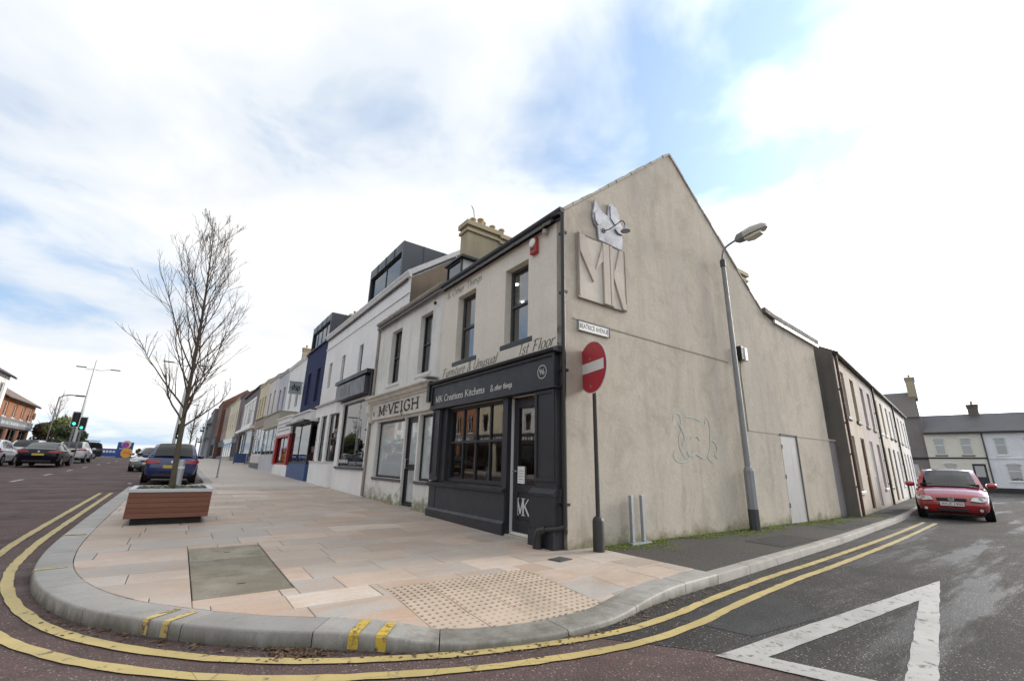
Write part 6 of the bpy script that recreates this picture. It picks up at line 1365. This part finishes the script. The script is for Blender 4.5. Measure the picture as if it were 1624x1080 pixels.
    # wheels, arches
    for y in s['wb']:
        for sd in (-1, 1):
            x = sd*(s['W']/2-.10); m = MB(); m.lathe([(.18,-.10),(.29,-.10),(.315,-.07),(.315,.07),(.29,.10),(.18,.10)], (x,y,.315), 20, 'x'); w = m.build('wheel', TYRE, t, smooth=40)
            m = MB(); m.lathe([(.19,-.085),(.19,.085)], (x,y,.315), 16, 'x'); m.lathe([(.05,-.105),(.05,.105)], (x,y,.315), 8, 'x')
            for k in range(5): a = 2*pi*k/5; m.raw([(x+sd*.103,y+.05*cos(a+1.0),.315+.05*sin(a+1.0)),(x+sd*.103,y+.05*cos(a-1.0),.315+.05*sin(a-1.0)),(x+sd*.098,y+.185*cos(a-.18),.315+.185*sin(a-.18)),(x+sd*.098,y+.185*cos(a+.18),.315+.185*sin(a+.18))], [(0,1,2,3)])
            m.build('rim', RIMM, w)
            m = MB(); m.lathe([(.37,-.012),(.37,.012)], (sd*(s['W']/2-.004),y,.33), 22, 'x'); m.build('wheel_arch', TRIM, t)
            wm = MB(); wm.lathe([(.312,-.004),(.312,.016)], (sd*(s['W']/2+.004),y,.315), 20, 'x'); wm.build('tyre_face', TYRE, w); wm = MB(); wm.lathe([(.20,.0),(.20,.014),(.17,.02)], (sd*(s['W']/2+.012),y,.315), 16, 'x'); wm.build('rim_face', RIMM, w)
    # front and rear furniture
    L, Wd = s['L'], s['W']; z1 = st[1][3]; zr = st[-2][3]
    fz = .58 if style in ('hatch','sedan') else .74
    m = MB(); m.box(-Wd*.20,Wd*.20,-.035,.10,fz-.03,fz+.055); gr = m.build('grille', TRIM, t, bevel=.02); m = MB(); m.box(-Wd*.20,Wd*.20,-.03,.1,fz-.33,fz-.24); m.build('lower_grille', TRIM, t, bevel=.015)
    for sd in (-1, 1):
        m = MB(); P = [(sd*Wd*.235,.0,fz-.02),(sd*Wd*.36,.05,fz-.045),(sd*Wd*.455,.17,fz-.0),(sd*Wd*.475,.36,fz+.12),(sd*Wd*.40,.24,fz+.115),(sd*Wd*.27,.10,fz+.075)]; Q = [(p[0],p[1]+.14,p[2]) for p in P]; P = [(p[0]*1.035,p[1]-.085,p[2]+.005) for p in P]
        n6 = len(P); m.raw(P+Q, [tuple(range(n6)), tuple(range(n6,2*n6))[::-1]]+[(i,(i+1)%n6,n6+(i+1)%n6,n6+i) for i in range(n6)]); hl = m.build('headlight', LAMPC, t, bevel=.012); MB().lathe([(.05,-.05),(.055,.0)], (sd*Wd*.38,.07,fz+.035), 12, 'y').build('reflector', CHROME, hl)
        m = MB(); m.box(sd*Wd*.34-.13,sd*Wd*.34+.13,.02,.14,fz-.31,fz-.22); fl = m.build('fog_lamp_recess', TRIM, t, bevel=.02); MB().lathe([(.042,-.0),(.042,.02)], (sd*Wd*.36,.01,fz-.265), 10, 'y').build('fog_lamp', LAMPC, fl)
        m = MB(); zl = zr-.10; P = [(sd*Wd*.20,L+.0,zl-.03),(sd*Wd*.44,L-.05,zl-.055),(sd*Wd*.49,L-.22,zl+.0),(sd*Wd*.48,L-.26,zl+.09),(sd*Wd*.43,L-.09,zl+.085),(sd*Wd*.24,L-.03,zl+.05)]; P = [(p[0]*1.04,p[1]+.045,p[2]+.01) for p in P]; Q = [(p[0],p[1]-.14,p[2]) for p in P]
        m.raw(P+Q, [tuple(range(n6)), tuple(range(n6,2*n6))[::-1]]+[(i,(i+1)%n6,n6+(i+1)%n6,n6+i) for i in range(n6)]); m.build('tail_light', LAMPR, t, bevel=.01)
    m = MB(); m.box(-Wd*.33,Wd*.33,L-.10,L+.012,.24,.36); m.build('rear_bumper_insert', TRIM, t, bevel=.02)
    m = MB(); m.box(-.26,.26,-.045,-.03,fz-.17,fz-.06); pf = m.build('front_plate', PLW, t)
    if plate: m = MB(); font_mesh(m, plate, (-.235,-.046,fz-.145), (1,0,0), (0,0,1), (0,-1,0), .065, .47); m.build('plate_lettering', BLK, pf, fix=False)
    m = MB(); m.box(-.26,.26,L+.005,L+.02,zr-.30,zr-.19); m.build('rear_plate', PLY, t)
    if badge: 
        m = MB(); bz = fz+.022; m.lathe([(.068,-.062),(.068,-.036)], (0,0,bz), 24, 'y'); bg = m.build('badge', CHROME, t)
        m = MB(); m.lathe([(.056,-.064),(.056,-.0625)], (0,0,bz), 24, 'y'); m.build('badge_field', M('badge_blue', (.10,.13,.22), .4), bg)
        m = MB()
        for a, b in (((-.022,.05),(0,.012)),((.022,.05),(0,.012)),((-.046,.024),(-.024,-.040)),((-.024,-.040),(0,.004)),((0,.004),(.024,-.040)),((.024,-.040),(.046,.024))):
            A, B = Vector((a[0],-.066,bz+a[1])), Vector((b[0],-.066,bz+b[1])); d = (B-A).normalized(); nn = Vector((-d.z,0,d.x))*.006; m.face([A+nn,B+nn,B-nn,A-nn])
        m.build('badge_strokes', CHROME, bg, fix=False)
    else:
        MB().lathe([(.045,-.05),(.045,-.036)], (0,0,fz+.02), 14, 'y').build('badge', CHROME, t)
    MB().lathe([(.05,0),(.05,.02)], (0,L+.0,zr-.07), 14, 'y').build('rear_badge', CHROME, t)
    m = MB(); m.box(-Wd*.40,Wd*.40,s['wb'][0]-.4,s['wb'][1]+.3,.16,.30); m.build('underbody', TRIM, t)
    m = MB(); zq = zbelt((cab[0][0]+cab[-1][0])/2)+.06; m.box(-Wd*.41,Wd*.41,cab[0][0]+.02,cab[-1][0]-.03,.7,zq); 
    for sd in (-1,1): m.box(sd*Wd*.22-.22,sd*Wd*.22+.22,cab[1][0]+.65,cab[1][0]+.8,.95,1.28 if style != 'suv' and style != 'van' else 1.42); m.box(sd*Wd*.22-.22,sd*Wd*.22+.22,cab[1][0]+1.5,cab[1][0]+1.6,.95,1.2)
    m.build('seats', CARIN, cabin); 
    return t
RZ = -0.11
c = make_car('hatch', paint('red_car_paint', (.34,.018,.022)), 'small red hatchback parked facing us on the side street', (14.25,-1.52,RZ), radians(-80.8), 'WLZ 1905', None, True)
SG = 'cars on the main street'
def street(style, col, lab, x, y, rz=0, **k): return make_car(style, col, lab, (x,y,gz(y)-.105), rz, group=SG, **k)
BLUEP = paint('blue_car_paint', (.012,.028,.125)); BLKP = paint('midnight_car_paint', (.004,.0045,.013)); WHP = paint('white_car_paint', (.66,.67,.69)); GRP = paint('grey_car_paint', (.20,.21,.23)); DKP = paint('dark_car_paint', (.025,.026,.032)); RDP = paint('dark_red_car_paint', (.12,.012,.014))
street('hatch', BLUEP, 'dark blue hatchback parked in the bay behind the planter', -4.87, 16.6+3.92, pi, roofcol=None)
street('sedan', BLKP, 'midnight black saloon driving away up the road with red tail lights', -11.45, 33.2+4.85, pi)
street('hatch', DKP, 'dark car cut off by the left edge of the picture', -13.35, 27.2+3.92, pi)
street('hatch', WHP, 'white hatchback parked on the left behind the saloon', -13.95, 34.0+3.92, pi)
street('suv', WHP, 'second white hatchback parked further along on the left', -13.9, 42.5+4.4, pi)
street('suv', WHP, 'white tall car ahead of the black saloon', -11.6, 43.5+4.4, pi)
street('sedan', GRP, 'grey saloon coming towards us beyond the blue hatchback', -6.05, 28.6, radians(-4))
street('van', DKP, 'dark green van with ladder rack turning at the far junction', -16.4, 64, radians(-55))
t = thing('roof_ladder', 'pale ladder lying on the roof of the dark van', 'ladder', (-14.2,65.5,gz(66)+1.84), radians(35)); m = MB(); m.box(-1.9,1.9,-.4,-.34,0,.08); m.box(-1.9,1.9,.34,.4,0,.08); m.build('rail', GALV, t); m = MB(); [m.box(-1.7+.4*i,-1.65+.4*i,-.33,.33,.02,.06) for i in range(9)]; m.build('rung', GALV, t)
street('hatch', RDP, 'dark red car far up the road beside the shops', -4.85, 64, pi); street('hatch', DKP, 'dark car parked beyond the dark red one', -4.85, 74, pi); 
bpy.context.view_layer.update()
